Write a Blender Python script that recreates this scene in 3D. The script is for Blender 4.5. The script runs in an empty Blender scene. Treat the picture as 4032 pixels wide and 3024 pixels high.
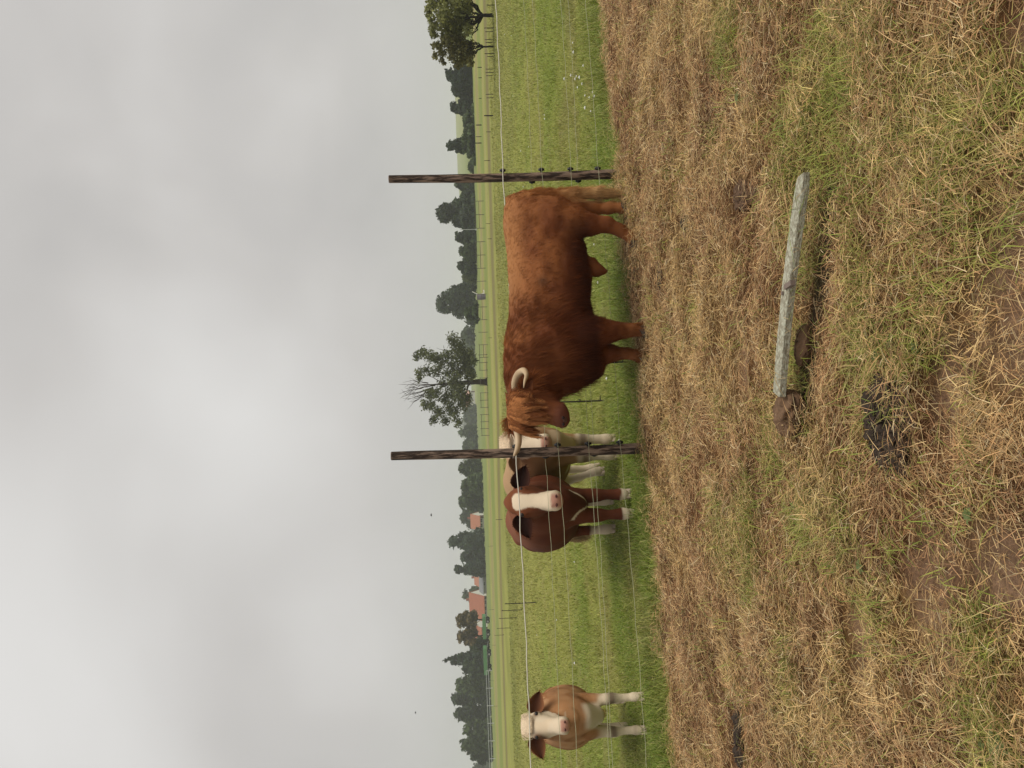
import bpy, math, random
import numpy as np
from mathutils import Vector, Matrix

rng = np.random.default_rng(7)
random.seed(7)
scn = bpy.context.scene
COL = scn.collection
R_ = math.radians

# ------------------------------------------------------------------ camera (phone held on its side: rolled a quarter turn)
CAM_H = 1.55
FPX = 3028.0
PITCH, ROLL = R_(2.85), 0.036
Fv = np.array([0, math.cos(PITCH), -math.sin(PITCH)])
U0 = np.array([0, math.sin(PITCH), math.cos(PITCH)])
R0 = np.array([1.0, 0, 0])
Uv = U0 * math.cos(ROLL) + R0 * math.sin(ROLL)
Rv = R0 * math.cos(ROLL) - U0 * math.sin(ROLL)
CAMP = np.array([0, 0, CAM_H])
cam = bpy.data.cameras.new('camera')
cam.sensor_width = 36.0
cam.lens = 36.0 * FPX / 4032.0
cam.clip_start = 0.05
cam.clip_end = 6000
camo = bpy.data.objects.new('camera', cam)
COL.objects.link(camo)
lx, ly, lz = -Uv, Rv, -Fv
camo.matrix_world = Matrix(((lx[0], ly[0], lz[0], 0), (lx[1], ly[1], lz[1], 0), (lx[2], ly[2], lz[2], CAM_H), (0, 0, 0, 1)))
scn.camera = camo

# ------------------------------------------------------------------ sky, sun, exposure
SUN_EL, SUN_ROT = R_(58), R_(115)      # rotation measured clockwise from +Y, seen from above
world = bpy.data.worlds.new('World')
scn.world = world
world.use_nodes = True
nt = world.node_tree
for n in list(nt.nodes):
    nt.nodes.remove(n)


def N(t, kind, **kw):
    n = t.nodes.new(kind)
    for k, v in kw.items():
        setattr(n, k, v)
    return n


def mathn(t, op, a, b=None, c=None, clamp=False):
    n = t.nodes.new('ShaderNodeMath')
    n.operation = op
    n.use_clamp = clamp
    for i, v in enumerate((a, b, c)):
        if v is None:
            continue
        if isinstance(v, (int, float)):
            n.inputs[i].default_value = v
        else:
            t.links.new(v, n.inputs[i])
    return n.outputs[0]


def ramp(t, fac, stops, interp='LINEAR'):
    n = t.nodes.new('ShaderNodeValToRGB')
    n.color_ramp.interpolation = interp
    els = n.color_ramp.elements
    while len(els) > 1:
        els.remove(els[-1])
    els[0].position, c = stops[0]
    els[0].color = (*c, 1)
    for p, c in stops[1:]:
        e = els.new(p)
        e.color = (*c, 1)
    t.links.new(fac, n.inputs[0])
    return n.outputs[0]


def mixc(t, fac, a, b, blend='MIX'):
    n = t.nodes.new('ShaderNodeMix')
    n.data_type = 'RGBA'
    n.blend_type = blend
    for sock, v in ((n.inputs[0], fac), (n.inputs[6], a), (n.inputs[7], b)):
        if isinstance(v, (int, float)):
            sock.default_value = v
        elif isinstance(v, tuple):
            sock.default_value = (*v, 1)
        else:
            t.links.new(v, sock)
    return n.outputs[2]


sky = N(nt, 'ShaderNodeTexSky', sky_type='NISHITA', sun_disc=False, sun_elevation=SUN_EL, sun_rotation=SUN_ROT)
sky.air_density, sky.dust_density = 1.0, 3.0
bg_sky = N(nt, 'ShaderNodeBackground')
bg_sky.inputs[1].default_value = 0.06
nt.links.new(sky.outputs[0], bg_sky.inputs[0])
tc = N(nt, 'ShaderNodeTexCoord')
sep = N(nt, 'ShaderNodeSeparateXYZ')
nt.links.new(tc.outputs['Generated'], sep.inputs[0])
den = mathn(nt, 'ADD', mathn(nt, 'MAXIMUM', sep.outputs[2], 0.0), 0.95)
px_ = mathn(nt, 'DIVIDE', sep.outputs[0], den)
py_ = mathn(nt, 'DIVIDE', sep.outputs[1], den)
comb = N(nt, 'ShaderNodeCombineXYZ')
nt.links.new(px_, comb.inputs[0])
nt.links.new(py_, comb.inputs[1])
mp = N(nt, 'ShaderNodeMapping')
mp.inputs['Location'].default_value = (0.35, 0.62, 0.0)
mp.inputs['Scale'].default_value = (1.0, 1.25, 1.0)
nt.links.new(comb.outputs[0], mp.inputs[0])
nz1 = N(nt, 'ShaderNodeTexNoise')
nz1.inputs['Scale'].default_value = 2.7
nz1.inputs['Detail'].default_value = 3.0
nz1.inputs['Roughness'].default_value = 0.45
nz1.inputs['Distortion'].default_value = 0.35
nt.links.new(mp.outputs[0], nz1.inputs[0])
nz2 = N(nt, 'ShaderNodeTexNoise')
nz2.inputs['Scale'].default_value = 5.0
nz2.inputs['Detail'].default_value = 3.5
nz2.inputs['Roughness'].default_value = 0.42
nz2.inputs['Distortion'].default_value = 0.5
nt.links.new(mp.outputs[0], nz2.inputs[0])


def sky_dir(px, py):
    d = Fv + Rv * ((1512 - py) / FPX) - Uv * ((px - 2016) / FPX)
    return d / np.linalg.norm(d)


cloud = mathn(nt, 'ADD', mathn(nt, 'ADD', mathn(nt, 'MULTIPLY', nz1.outputs[0], 0.42), 0.11), mathn(nt, 'MULTIPLY', nz2.outputs[0], 0.20))
# broad thicker and thinner banks of the overcast, each in its own direction
for (bx, by, wdt, amp) in ((170, 780, .13, -.10), (880, 420, .12, -.07), (1000, 960, .12, -.07), (300, 300, .2, .05), (180, 2560, .28, .16), (60, 2900, .2, .06),
                           (560, 2080, .10, -.06), (750, 2650, .14, -.07), (1100, 2750, .12, -.04), (520, 1750, .16, .05), (1000, 1450, .22, .07),
                           (560, 1050, .12, .05), (1250, 2450, .12, .03), (150, 1350, .16, -.035)):
    d = sky_dir(bx, by)
    vm = N(nt, 'ShaderNodeVectorMath', operation='DOT_PRODUCT')
    nt.links.new(tc.outputs['Generated'], vm.inputs[0])
    vm.inputs[1].default_value = tuple(d)
    ang = mathn(nt, 'ARCCOSINE', mathn(nt, 'MINIMUM', vm.outputs['Value'], 0.99999))
    ang = mathn(nt, 'ADD', ang, mathn(nt, 'MULTIPLY', mathn(nt, 'SUBTRACT', nz2.outputs[0], 0.5), wdt * 1.3))
    g = mathn(nt, 'EXPONENT', mathn(nt, 'MULTIPLY', mathn(nt, 'POWER', mathn(nt, 'DIVIDE', mathn(nt, 'ABSOLUTE', ang), wdt), 2.0), -1.0))
    cloud = mathn(nt, 'ADD', cloud, mathn(nt, 'MULTIPLY', g, amp))
ccol = ramp(nt, cloud, [(0.20, (0.40, 0.388, 0.376)), (0.34, (0.465, 0.45, 0.433)), (0.44, (0.545, 0.525, 0.502)), (0.56, (0.66, 0.645, 0.622)), (0.72, (0.80, 0.79, 0.77))])
el = mathn(nt, 'MAXIMUM', sep.outputs[2], 0.0)
hz = mathn(nt, 'SUBTRACT', 1.0, mathn(nt, 'DIVIDE', el, 0.16), clamp=True)
hz = mathn(nt, 'POWER', hz, 1.3)
ccol = mixc(nt, mathn(nt, 'MULTIPLY', hz, 0.85), ccol, (0.475, 0.478, 0.462))
bg_cl = N(nt, 'ShaderNodeBackground')
nt.links.new(ccol, bg_cl.inputs[0])
bg_cl.inputs[1].default_value = 0.68
mxs = N(nt, 'ShaderNodeMixShader')
mxs.inputs[0].default_value = 0.94
nt.links.new(bg_sky.outputs[0], mxs.inputs[1])
nt.links.new(bg_cl.outputs[0], mxs.inputs[2])
wo = N(nt, 'ShaderNodeOutputWorld')
nt.links.new(mxs.outputs[0], wo.inputs[0])

sun = bpy.data.lights.new('sun', 'SUN')
sun.energy = 1.5
sun.angle = R_(40)
sun.color = (1.0, 0.95, 0.87)
suno = bpy.data.objects.new('sun', sun)
COL.objects.link(suno)
sd = Vector((math.sin(SUN_ROT) * math.cos(SUN_EL), math.cos(SUN_ROT) * math.cos(SUN_EL), math.sin(SUN_EL)))
suno.rotation_euler = sd.to_track_quat('Z', 'Y').to_euler()
suno.location = (0, 0, 60)

scn.view_settings.view_transform = 'Standard'
scn.view_settings.look = 'None'
scn.view_settings.exposure = 0.72
scn.view_settings.gamma = 1.0
scn.view_settings.use_curve_mapping = False
scn.render.engine = 'CYCLES'
scn.cycles.max_bounces = 6
scn.cycles.diffuse_bounces = 3
scn.cycles.glossy_bounces = 2
scn.cycles.transmission_bounces = 3
scn.cycles.volume_bounces = 1
scn.cycles.use_denoising = True
scn.cycles.denoiser = 'OPENIMAGEDENOISE'
scn.cycles.denoising_input_passes = 'RGB_ALBEDO_NORMAL'
scn.cycles.denoising_prefilter = 'ACCURATE'
scn.cycles_curves.shape = 'RIBBONS'


# ------------------------------------------------------------------ helpers: pixels of the photograph -> points of the place
def at(px, py, Y):
    d = Fv + Rv * ((1512 - py) / FPX) - Uv * ((px - 2016) / FPX)
    return CAMP + d * (Y / d[1])


def ground(px, py, z=0.0):
    d = Fv + Rv * ((1512 - py) / FPX) - Uv * ((px - 2016) / FPX)
    return CAMP + d * ((z - CAM_H) / d[2])


# ------------------------------------------------------------------ helpers: noise
def _h(ix, iy, iz, seed):
    n = (ix.astype(np.int64) * 374761393 + iy.astype(np.int64) * 668265263 + iz.astype(np.int64) * 2147483647 + seed * 1274126177) & 0xffffffff
    n = ((n ^ (n >> 13)) * 1274126177) & 0xffffffff
    n = (n ^ (n >> 16)) & 0xffffff
    return n / float(0xffffff)


def noise3(x, y, z, seed=0):
    x, y, z = np.broadcast_arrays(np.asarray(x, float), np.asarray(y, float), np.asarray(z, float))
    x0, y0, z0 = np.floor(x), np.floor(y), np.floor(z)
    fx, fy, fz = x - x0, y - y0, z - z0
    fx, fy, fz = (f * f * (3 - 2 * f) for f in (fx, fy, fz))
    r = 0
    for dx in (0, 1):
        for dy in (0, 1):
            for dz in (0, 1):
                w = (fx if dx else 1 - fx) * (fy if dy else 1 - fy) * (fz if dz else 1 - fz)
                r = r + w * _h(x0 + dx, y0 + dy, z0 + dz, seed)
    return r


def noise2(x, y, seed=0, octaves=1):
    x, y = np.broadcast_arrays(np.asarray(x, float), np.asarray(y, float))
    tot, amp, s = 0, 1.0, 0
    for o in range(octaves):
        x0, y0 = np.floor(x), np.floor(y)
        fx, fy = x - x0, y - y0
        fx, fy = fx * fx * (3 - 2 * fx), fy * fy * (3 - 2 * fy)
        z0 = np.zeros_like(x0)
        a = _h(x0, y0, z0, seed + o) * (1 - fx) + _h(x0 + 1, y0, z0, seed + o) * fx
        b = _h(x0, y0 + 1, z0, seed + o) * (1 - fx) + _h(x0 + 1, y0 + 1, z0, seed + o) * fx
        tot = tot + amp * (a * (1 - fy) + b * fy)
        s += amp
        amp *= 0.5
        x, y = x * 2.03 + 7.1, y * 2.03 + 3.7
    return tot / s


def sstep(a, b, x):
    t = np.clip((np.asarray(x, float) - a) / (b - a), 0, 1)
    return t * t * (3 - 2 * t)


def lerp(a, b, t):
    return a + (b - a) * t


def nrm(v):
    v = np.asarray(v, float)
    return v / (np.linalg.norm(v, axis=-1, keepdims=True) + 1e-12)


# ------------------------------------------------------------------ helpers: objects
def tag(o, label=None, cat=None, group=None, kind=None):
    if label:
        o['label'] = label
    if cat:
        o['category'] = cat
    if group:
        o['group'] = group
    if kind:
        o['kind'] = kind
    return o


def empty(name, loc=(0, 0, 0), rz=0.0):
    o = bpy.data.objects.new(name, None)
    o.location = tuple(loc)
    o.rotation_euler = (0, 0, rz)
    o.empty_display_size = 0.1
    COL.objects.link(o)
    return o


def mesh_obj(name, verts, faces, mat=None, parent=None, smooth=False, tint=None, loc=None):
    """verts (n,3); faces: array (m,3|4) or list; tint (n,3) -> colour attribute"""
    me = bpy.data.meshes.new(name)
    verts = np.asarray(verts, np.float32)
    if isinstance(faces, np.ndarray) and faces.ndim == 2:
        k = faces.shape[1]
        me.vertices.add(len(verts))
        me.vertices.foreach_set('co', verts.ravel())
        me.loops.add(faces.size)
        me.loops.foreach_set('vertex_index', faces.astype(np.int32).ravel())
        me.polygons.add(len(faces))
        me.polygons.foreach_set('loop_start', np.arange(0, faces.size, k, dtype=np.int32))
        me.polygons.foreach_set('loop_total', np.full(len(faces), k, np.int32))
        me.update(calc_edges=True)
    else:
        me.from_pydata([tuple(v) for v in verts.tolist()], [], [list(map(int, f)) for f in faces])
        me.update()
    if smooth:
        me.polygons.foreach_set('use_smooth', np.ones(len(me.polygons), bool))
    if tint is not None:
        a = me.color_attributes.new('tint', 'FLOAT_COLOR', 'POINT')
        c = np.ones((len(verts), 4), np.float32)
        c[:, :3] = tint
        a.data.foreach_set('color', c.ravel())
    if mat:
        me.materials.append(mat)
    o = bpy.data.objects.new(name, me)
    COL.objects.link(o)
    if parent is not None:
        o.parent = parent
    if loc is not None:
        o.location = tuple(loc)
    return o


class MB:
    """collects simple shapes for one mesh"""

    def __init__(self):
        self.v, self.f = [], []

    def add(self, v, f):
        b = len(self.v)
        self.v += [tuple(map(float, p)) for p in v]
        self.f += [[b + i for i in q] for q in f]
        return self

    def box(self, c, s, rz=0.0, M=None):
        c, h = np.array(c, float), np.array(s, float) / 2
        pts = np.array([[x, y, z] for x in (-1, 1) for y in (-1, 1) for z in (-1, 1)]) * h
        if rz:
            cz, sz = math.cos(rz), math.sin(rz)
            pts = pts @ np.array([[cz, sz, 0], [-sz, cz, 0], [0, 0, 1]])
        if M is not None:
            pts = pts @ np.array(M)
        return self.add(pts + c, [(0, 1, 3, 2), (4, 6, 7, 5), (0, 4, 5, 1), (2, 3, 7, 6), (0, 2, 6, 4), (1, 5, 7, 3)])

    def tube(self, pts, rad, n=8, cap=True):
        pts = np.asarray(pts, float)
        m = len(pts)
        rad = np.full(m, rad) if np.isscalar(rad) else np.asarray(rad, float)
        tg = np.gradient(pts, axis=0)
        tg = nrm(tg)
        ref = np.array([0, 0, 1.0]) if abs(tg[:, 2]).mean() < 0.8 else np.array([1.0, 0, 0])
        a = nrm(np.cross(tg, ref))
        b = np.cross(tg, a)
        th = np.arange(n) * 2 * math.pi / n
        ring = pts[:, None] + rad[:, None, None] * (a[:, None] * np.cos(th)[None, :, None] + b[:, None] * np.sin(th)[None, :, None])
        f = []
        for i in range(m - 1):
            for j in range(n):
                k = (j + 1) % n
                f.append((i * n + j, i * n + k, (i + 1) * n + k, (i + 1) * n + j))
        if cap:
            f.append(tuple(range(n - 1, -1, -1)))
            f.append(tuple((m - 1) * n + j for j in range(n)))
        return self.add(ring.reshape(-1, 3), f)

    def ball(self, c, r, n=8, m=6, M=None):
        r = np.array([r, r, r] if np.isscalar(r) else r, float)
        v = [(0, 0, 1)]
        for i in range(1, m):
            ph = math.pi * i / m
            for j in range(n):
                t = 2 * math.pi * j / n
                v.append((math.sin(ph) * math.cos(t), math.sin(ph) * math.sin(t), math.cos(ph)))
        v.append((0, 0, -1))
        f = [(0, 1 + j, 1 + (j + 1) % n) for j in range(n)]
        for i in range(m - 2):
            for j in range(n):
                k = (j + 1) % n
                f.append((1 + i * n + j, 1 + (i + 1) * n + j, 1 + (i + 1) * n + k, 1 + i * n + k))
        l = len(v) - 1
        f += [(l, 1 + (m - 2) * n + (j + 1) % n, 1 + (m - 2) * n + j) for j in range(n)]
        v = np.array(v) * r
        if M is not None:
            v = v @ np.array(M)
        return self.add(v + np.array(c, float), f)

    def build(self, name, mat, parent=None, smooth=False, loc=None):
        return mesh_obj(name, np.array(self.v), self.f, mat, parent, smooth, loc=loc)


# ------------------------------------------------------------------ helpers: materials
def mat(name, color=None, rough=0.8, attr=None, spec=0.3, grain=None, bump=None, sheen=0.0, metal=0.0, trans=0.0, vary=None):
    """grain=(scale, amount[, (sx,sy,sz)]) value noise on the colour; bump=(scale, strength, dist)"""
    m = bpy.data.materials.new(name)
    m.use_nodes = True
    t = m.node_tree
    b = t.nodes['Principled BSDF']
    b.inputs['Roughness'].default_value = rough
    b.inputs['Specular IOR Level'].default_value = spec
    b.inputs['Metallic'].default_value = metal
    if sheen:
        b.inputs['Sheen Weight'].default_value = sheen
    if attr:
        a = N(t, 'ShaderNodeAttribute', attribute_name=attr)
        c = a.outputs['Color']
    else:
        rgb = N(t, 'ShaderNodeRGB')
        rgb.outputs[0].default_value = (*color, 1)
        c = rgb.outputs[0]
    tcn = N(t, 'ShaderNodeTexCoord')
    if vary:        # second colour in blotches: (scale, colour, lo, hi, stretch)
        mpn = N(t, 'ShaderNodeMapping')
        mpn.inputs['Scale'].default_value = vary[4] if len(vary) > 4 else (1, 1, 1)
        t.links.new(tcn.outputs['Object'], mpn.inputs[0])
        nz = N(t, 'ShaderNodeTexNoise')
        nz.inputs['Scale'].default_value = vary[0]
        nz.inputs['Detail'].default_value = 8
        nz.inputs['Roughness'].default_value = 0.65
        t.links.new(mpn.outputs[0], nz.inputs[0])
        f = N(t, 'ShaderNodeMapRange')
        f.inputs[1].default_value, f.inputs[2].default_value = vary[2], vary[3]
        t.links.new(nz.outputs[0], f.inputs[0])
        c = mixc(t, f.outputs[0], c, vary[1])
    if grain:
        mpn = N(t, 'ShaderNodeMapping')
        mpn.inputs['Scale'].default_value = grain[2] if len(grain) > 2 else (1, 1, 1)
        t.links.new(tcn.outputs['Object'], mpn.inputs[0])
        nz = N(t, 'ShaderNodeTexNoise')
        nz.inputs['Scale'].default_value = grain[0]
        nz.inputs['Detail'].default_value = 6
        t.links.new(mpn.outputs[0], nz.inputs[0])
        v = mathn(t, 'ADD', mathn(t, 'MULTIPLY', mathn(t, 'SUBTRACT', nz.outputs[0], 0.5), grain[1] * 2), 1.0)
        cb = N(t, 'ShaderNodeVectorMath', operation='SCALE')
        t.links.new(c, cb.inputs[0])
        t.links.new(v, cb.inputs[3])
        c = cb.outputs[0]
    t.links.new(c, b.inputs['Base Color'])
    if bump:
        mpn = N(t, 'ShaderNodeMapping')
        mpn.inputs['Scale'].default_value = bump[3] if len(bump) > 3 else (1, 1, 1)
        t.links.new(tcn.outputs['Object'], mpn.inputs[0])
        nz = N(t, 'ShaderNodeTexNoise')
        nz.inputs['Scale'].default_value = bump[0]
        nz.inputs['Detail'].default_value = 7
        t.links.new(mpn.outputs[0], nz.inputs[0])
        bp = N(t, 'ShaderNodeBump')
        bp.inputs['Strength'].default_value = bump[1]
        bp.inputs['Distance'].default_value = bump[2]
        t.links.new(nz.outputs[0], bp.inputs['Height'])
        t.links.new(bp.outputs[0], b.inputs['Normal'])
    if trans:
        tr = N(t, 'ShaderNodeBsdfTranslucent')
        t.links.new(c, tr.inputs[0])
        mx = N(t, 'ShaderNodeMixShader')
        mx.inputs[0].default_value = trans
        t.links.new(b.outputs[0], mx.inputs[1])
        t.links.new(tr.outputs[0], mx.inputs[2])
        t.links.new(mx.outputs[0], t.nodes['Material Output'].inputs[0])
    return m


# ------------------------------------------------------------------ the fence line (needed to colour the ground)
P1 = ground(2430, 685)
P2 = ground(2535, 1760)
FD = nrm((P2 - P1)[:2])                       # along the fence, towards the left post
FN = np.array([FD[1], -FD[0]])
if FN[1] < 0:
    FN = -FN                                  # beyond the fence
SPAN = float(np.linalg.norm((P2 - P1)[:2]))


def beyond(x, y):
    return (np.asarray(x) - P1[0]) * FN[0] + (np.asarray(y) - P1[1]) * FN[1]


SOIL = [(ground(4010, 1190), .34, .21), (ground(3640, 2330), .27, .19), (ground(3900, 2250), .16, .2), (ground(4060, 100), .12, .12), (ground(2905, 2920), .28, .09), (ground(2595, 1090), .30, .10),
        (ground(2690, 870), .14, .07), (ground(2560, 380), .5, .08), (ground(2640, 1960), .3, .07), (ground(3720, 1500), .2, .12), (ground(2920, 2450), .3, .06),
        (ground(2930, 1500), .25, .07), (ground(3400, 2550), .2, .1)]


def soil_mask(x, y):
    m = np.zeros(np.broadcast(x, y).shape)
    wob = (noise2(x * 6, y * 6, 31, 3) - .5) * 1.1
    for (p, rx, ry) in SOIL:
        q = np.sqrt(((x - p[0]) / rx) ** 2 + ((y - p[1]) / ry) ** 2) + wob
        m = np.maximum(m, 1 - sstep(.35, 1.25, q))
    return m * (.72 + .28 * noise2(x * 14, y * 14, 35, 2))


GREENS = [(ground(3300, 300), .55, .5), (ground(3150, 560), .5, .35), (ground(3620, 420), .35, .4), (ground(3830, 560), .3, .3), (ground(3450, 1400), .25, .2), (ground(3480, 1480), .2, .15),
          (ground(3650, 1230), .2, .12), (ground(3300, 2050), .3, .25), (ground(3180, 2000), .3, .3), (ground(3420, 2400), .2, .2), (ground(3050, 1750), .25, .2), (ground(4000, 300), .2, .25),
          (ground(3950, 2950), .22, .25), (ground(3870, 2500), .15, .12), (ground(3200, 1000), .3, .12), (ground(2950, 2150), .5, .25), (ground(2850, 2050), .4, .25),
          (ground(2860, 130), .3, .3), (ground(3900, 900), .2, .2), (ground(3130, 2700), .3, .2), (ground(3150, 1040), .10, .09), (ground(3115, 1510), .10, .09), (ground(3210, 800), .14, .1), (ground(3390, 1120), .2, .1), (ground(3150, 1450), .25, .15)]


def green_mask(x, y):
    m = np.zeros(np.broadcast(x, y).shape)
    wob = (noise2(x * 4, y * 4, 41, 3) - .5) * 1.3
    for (p, rx, ry) in GREENS:
        q = np.sqrt(((x - p[0]) / rx) ** 2 + ((y - p[1]) / ry) ** 2) + wob
        m = np.maximum(m, 1 - sstep(.35, 1.2, q))
    return m


def C3(*c):
    return np.array(c, float)


# shade below and before the old beam, painted into ground colour; straw thinned
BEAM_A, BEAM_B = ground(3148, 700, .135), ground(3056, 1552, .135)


def shade_gap_mask(x, y):
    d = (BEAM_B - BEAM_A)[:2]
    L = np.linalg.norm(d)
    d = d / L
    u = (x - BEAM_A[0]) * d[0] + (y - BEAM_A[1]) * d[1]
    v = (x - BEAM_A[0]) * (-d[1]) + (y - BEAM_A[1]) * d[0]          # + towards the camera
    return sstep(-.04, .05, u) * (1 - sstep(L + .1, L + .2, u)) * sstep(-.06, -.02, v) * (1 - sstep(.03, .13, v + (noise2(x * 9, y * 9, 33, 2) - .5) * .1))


DUNG_C = (ground(3500, 1510) + ground(3500, 1800)) / 2


CLODS = [(DUNG_C, .19, .14), (ground(2945, 772), .09, .12), (ground(2592, 1090), .15, .05), (ground(2925, 2900), .30, .08), (ground(2700, 872), .07, .05), (ground(2640, 1965), .16, .04)]


def dung_mask(x, y):
    m = np.zeros(np.broadcast(x, y).shape)
    for c, rx, ry in CLODS:
        m = np.maximum(m, 1 - sstep(.6, 1.2, np.sqrt(((x - c[0]) / rx) ** 2 + ((y - c[1]) / ry) ** 2)))
    return m


def hay_col(x, y):
    a = noise2(x * 2.2, y * 2.2, 3, 3)[..., None]
    b = noise2(x * 5.5 + 9, y * 5.5, 5, 2)[..., None]
    c = lerp(C3(.44, .255, .120), C3(.52, .345, .145), sstep(.35, .68, a))
    c = lerp(c, C3(.30, .165, .080), sstep(.52, .75, b) * .8)
    return c


def pasture_col(x, y):
    a = noise2(x * .55, y * .42, 11, 3)[..., None]
    b = noise2(x * 1.7 + 5, y * 1.7, 13, 3)[..., None]
    yy = np.asarray(y)[..., None]
    xx = np.asarray(x)[..., None]
    q = beyond(x, y)[..., None]
    near = lerp(C3(.245, .295, .052), C3(.315, .325, .074), sstep(.35, .65, a))
    near = lerp(near, C3(.30, .255, .095), sstep(.52, .78, b) * .5)
    edge = np.exp(-((q - .55) / .8) ** 2)
    near = lerp(near, C3(.13, .20, .03), edge * .35 * sstep(-.2, -1.6, xx - .2))
    near = lerp(near, C3(.17, .255, .030), sstep(14, 5.5, yy) * .6 * sstep(.45, .62, 1 - b))
    far = lerp(C3(.225, .245, .060), C3(.285, .275, .078), noise2(x * .09, y * .25, 17, 3)[..., None])
    far = far * (.78 + .44 * noise2(x * .55, y * .22, 18, 3)[..., None])
    c = lerp(near, far, sstep(11, 32, yy))
    # strips of cut and uncut grass that run across the field
    w = yy + (noise2(x * .05, y * .02, 19, 2)[..., None] - .5) * 10 + xx * .22
    def band(w0, w1, s=2.0):
        return sstep(w0 - s, w0 + s, w) * (1 - sstep(w1 - s, w1 + s, w))
    c = lerp(c, C3(.165, .135, .065), band(50, 56, 2.0) * .8)
    c = lerp(c, C3(.29, .275, .10), band(60, 66, 2.0) * .8)
    c = lerp(c, C3(.17, .215, .06), band(68, 84, 3) * .75)
    c = lerp(c, C3(.25, .22, .10), band(88, 104, 4) * .8)
    c = lerp(c, C3(.17, .21, .066), sstep(108, 125, w) * .9)
    return c


def edge_mix(x, y):
    q = beyond(x, y)
    w = q + (noise2(x * 3.1, y * 3.1, 23, 3) - .5) * .55 + (noise2(x * .8, y * .8, 24, 2) - .5) * .3
    return sstep(-.16, .10, w + .03)


def hill_z(x, y):
    a = np.asarray(x) / np.maximum(np.asarray(y), 1.0)
    h = 1.0 + 8.5 * sstep(.12, .28, a) * (1 - .25 * sstep(.4, .7, a)) + 3.2 * np.exp(-((a - .02) / .07) ** 2) + 5.0 * np.exp(-((a + .10) / .05) ** 2)
    return h * sstep(230, 760, y)


def relief(x, y):
    near = 1 - sstep(8.0, 14, y)
    hay = 1 - edge_mix(x, y)
    r = (noise2(x * 1.6, y * 1.6, 51, 3) - .5) * .05 + (noise2(x * 7, y * 7, 52, 2) - .5) * .022
    s = soil_mask(x, y)
    return near * (r * (.35 + .65 * hay) - .035 * s * hay) + hill_z(x, y)


# ------------------------------------------------------------------ ground sheet
def build_ground():
    ys = [-5.0]
    while ys[-1] < 1900:
        d = max(ys[-1], .6)
        ys.append(ys[-1] + (0.032 if 1.2 < ys[-1] < 9 else .12 if ys[-1] < 1.3 else 0.0125 * d ** 1.12 if ys[-1] > 9 else .1))
    ys = np.array(ys)
    a = np.concatenate([np.linspace(-2.2, -.66, 20)[:-1], np.linspace(-.66, .66, 300), np.linspace(.66, 2.2, 20)[1:]])
    off = np.where(ys < 1.0, 1.0, ys) + .55
    X = a[None, :] * off[:, None]
    X = X * np.where(ys[:, None] < 1, 4.0, np.maximum(1.0, 4.0 - (ys[:, None] - 1) * 3))
    Y = np.repeat(ys[:, None], len(a), 1)
    Z = relief(X, Y)
    e = edge_mix(X, Y)[..., None]
    s = soil_mask(X, Y)[..., None]
    g = green_mask(X, Y)[..., None]
    hay = hay_col(X, Y) * C3(.24, .20, .17)
    hay = lerp(hay, C3(.045, .03, .02), shade_gap_mask(X, Y)[..., None])  # dark soil colour stands in for the beam's shade
    hay = lerp(hay, C3(.11, .10, .035), g * .3)
    hay = lerp(hay, C3(.20, .125, .078) * (0.55 + .9 * noise2(X * 16, Y * 16, 61, 3)[..., None]), s)
    past = pasture_col(X, Y)
    past = past * lerp(C3(.66, .66, .66), C3(1, 1, 1), sstep(9, 24, Y)[..., None])
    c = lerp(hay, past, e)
    fh = noise2(X * .02, Y * .008, 71, 2)[..., None]
    c = lerp(c, lerp(C3(.17, .22, .07), C3(.30, .30, .12), fh), sstep(300, 420, Y)[..., None])
    n, k = X.shape
    idx = np.arange(n * k).reshape(n, k)
    f = np.stack([idx[:-1, :-1], idx[:-1, 1:], idx[1:, 1:], idx[1:, :-1]], -1).reshape(-1, 4)
    m = mat('soil and turf', attr='tint', rough=.95, spec=.1, grain=(60, .5), bump=(60, 1.0, .016))
    # a second, coarser mottling that stays visible on the far turf
    t = m.node_tree
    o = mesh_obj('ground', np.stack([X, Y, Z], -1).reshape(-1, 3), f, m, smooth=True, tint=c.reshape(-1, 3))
    tag(o, kind='structure')
    return o


build_ground()

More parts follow.
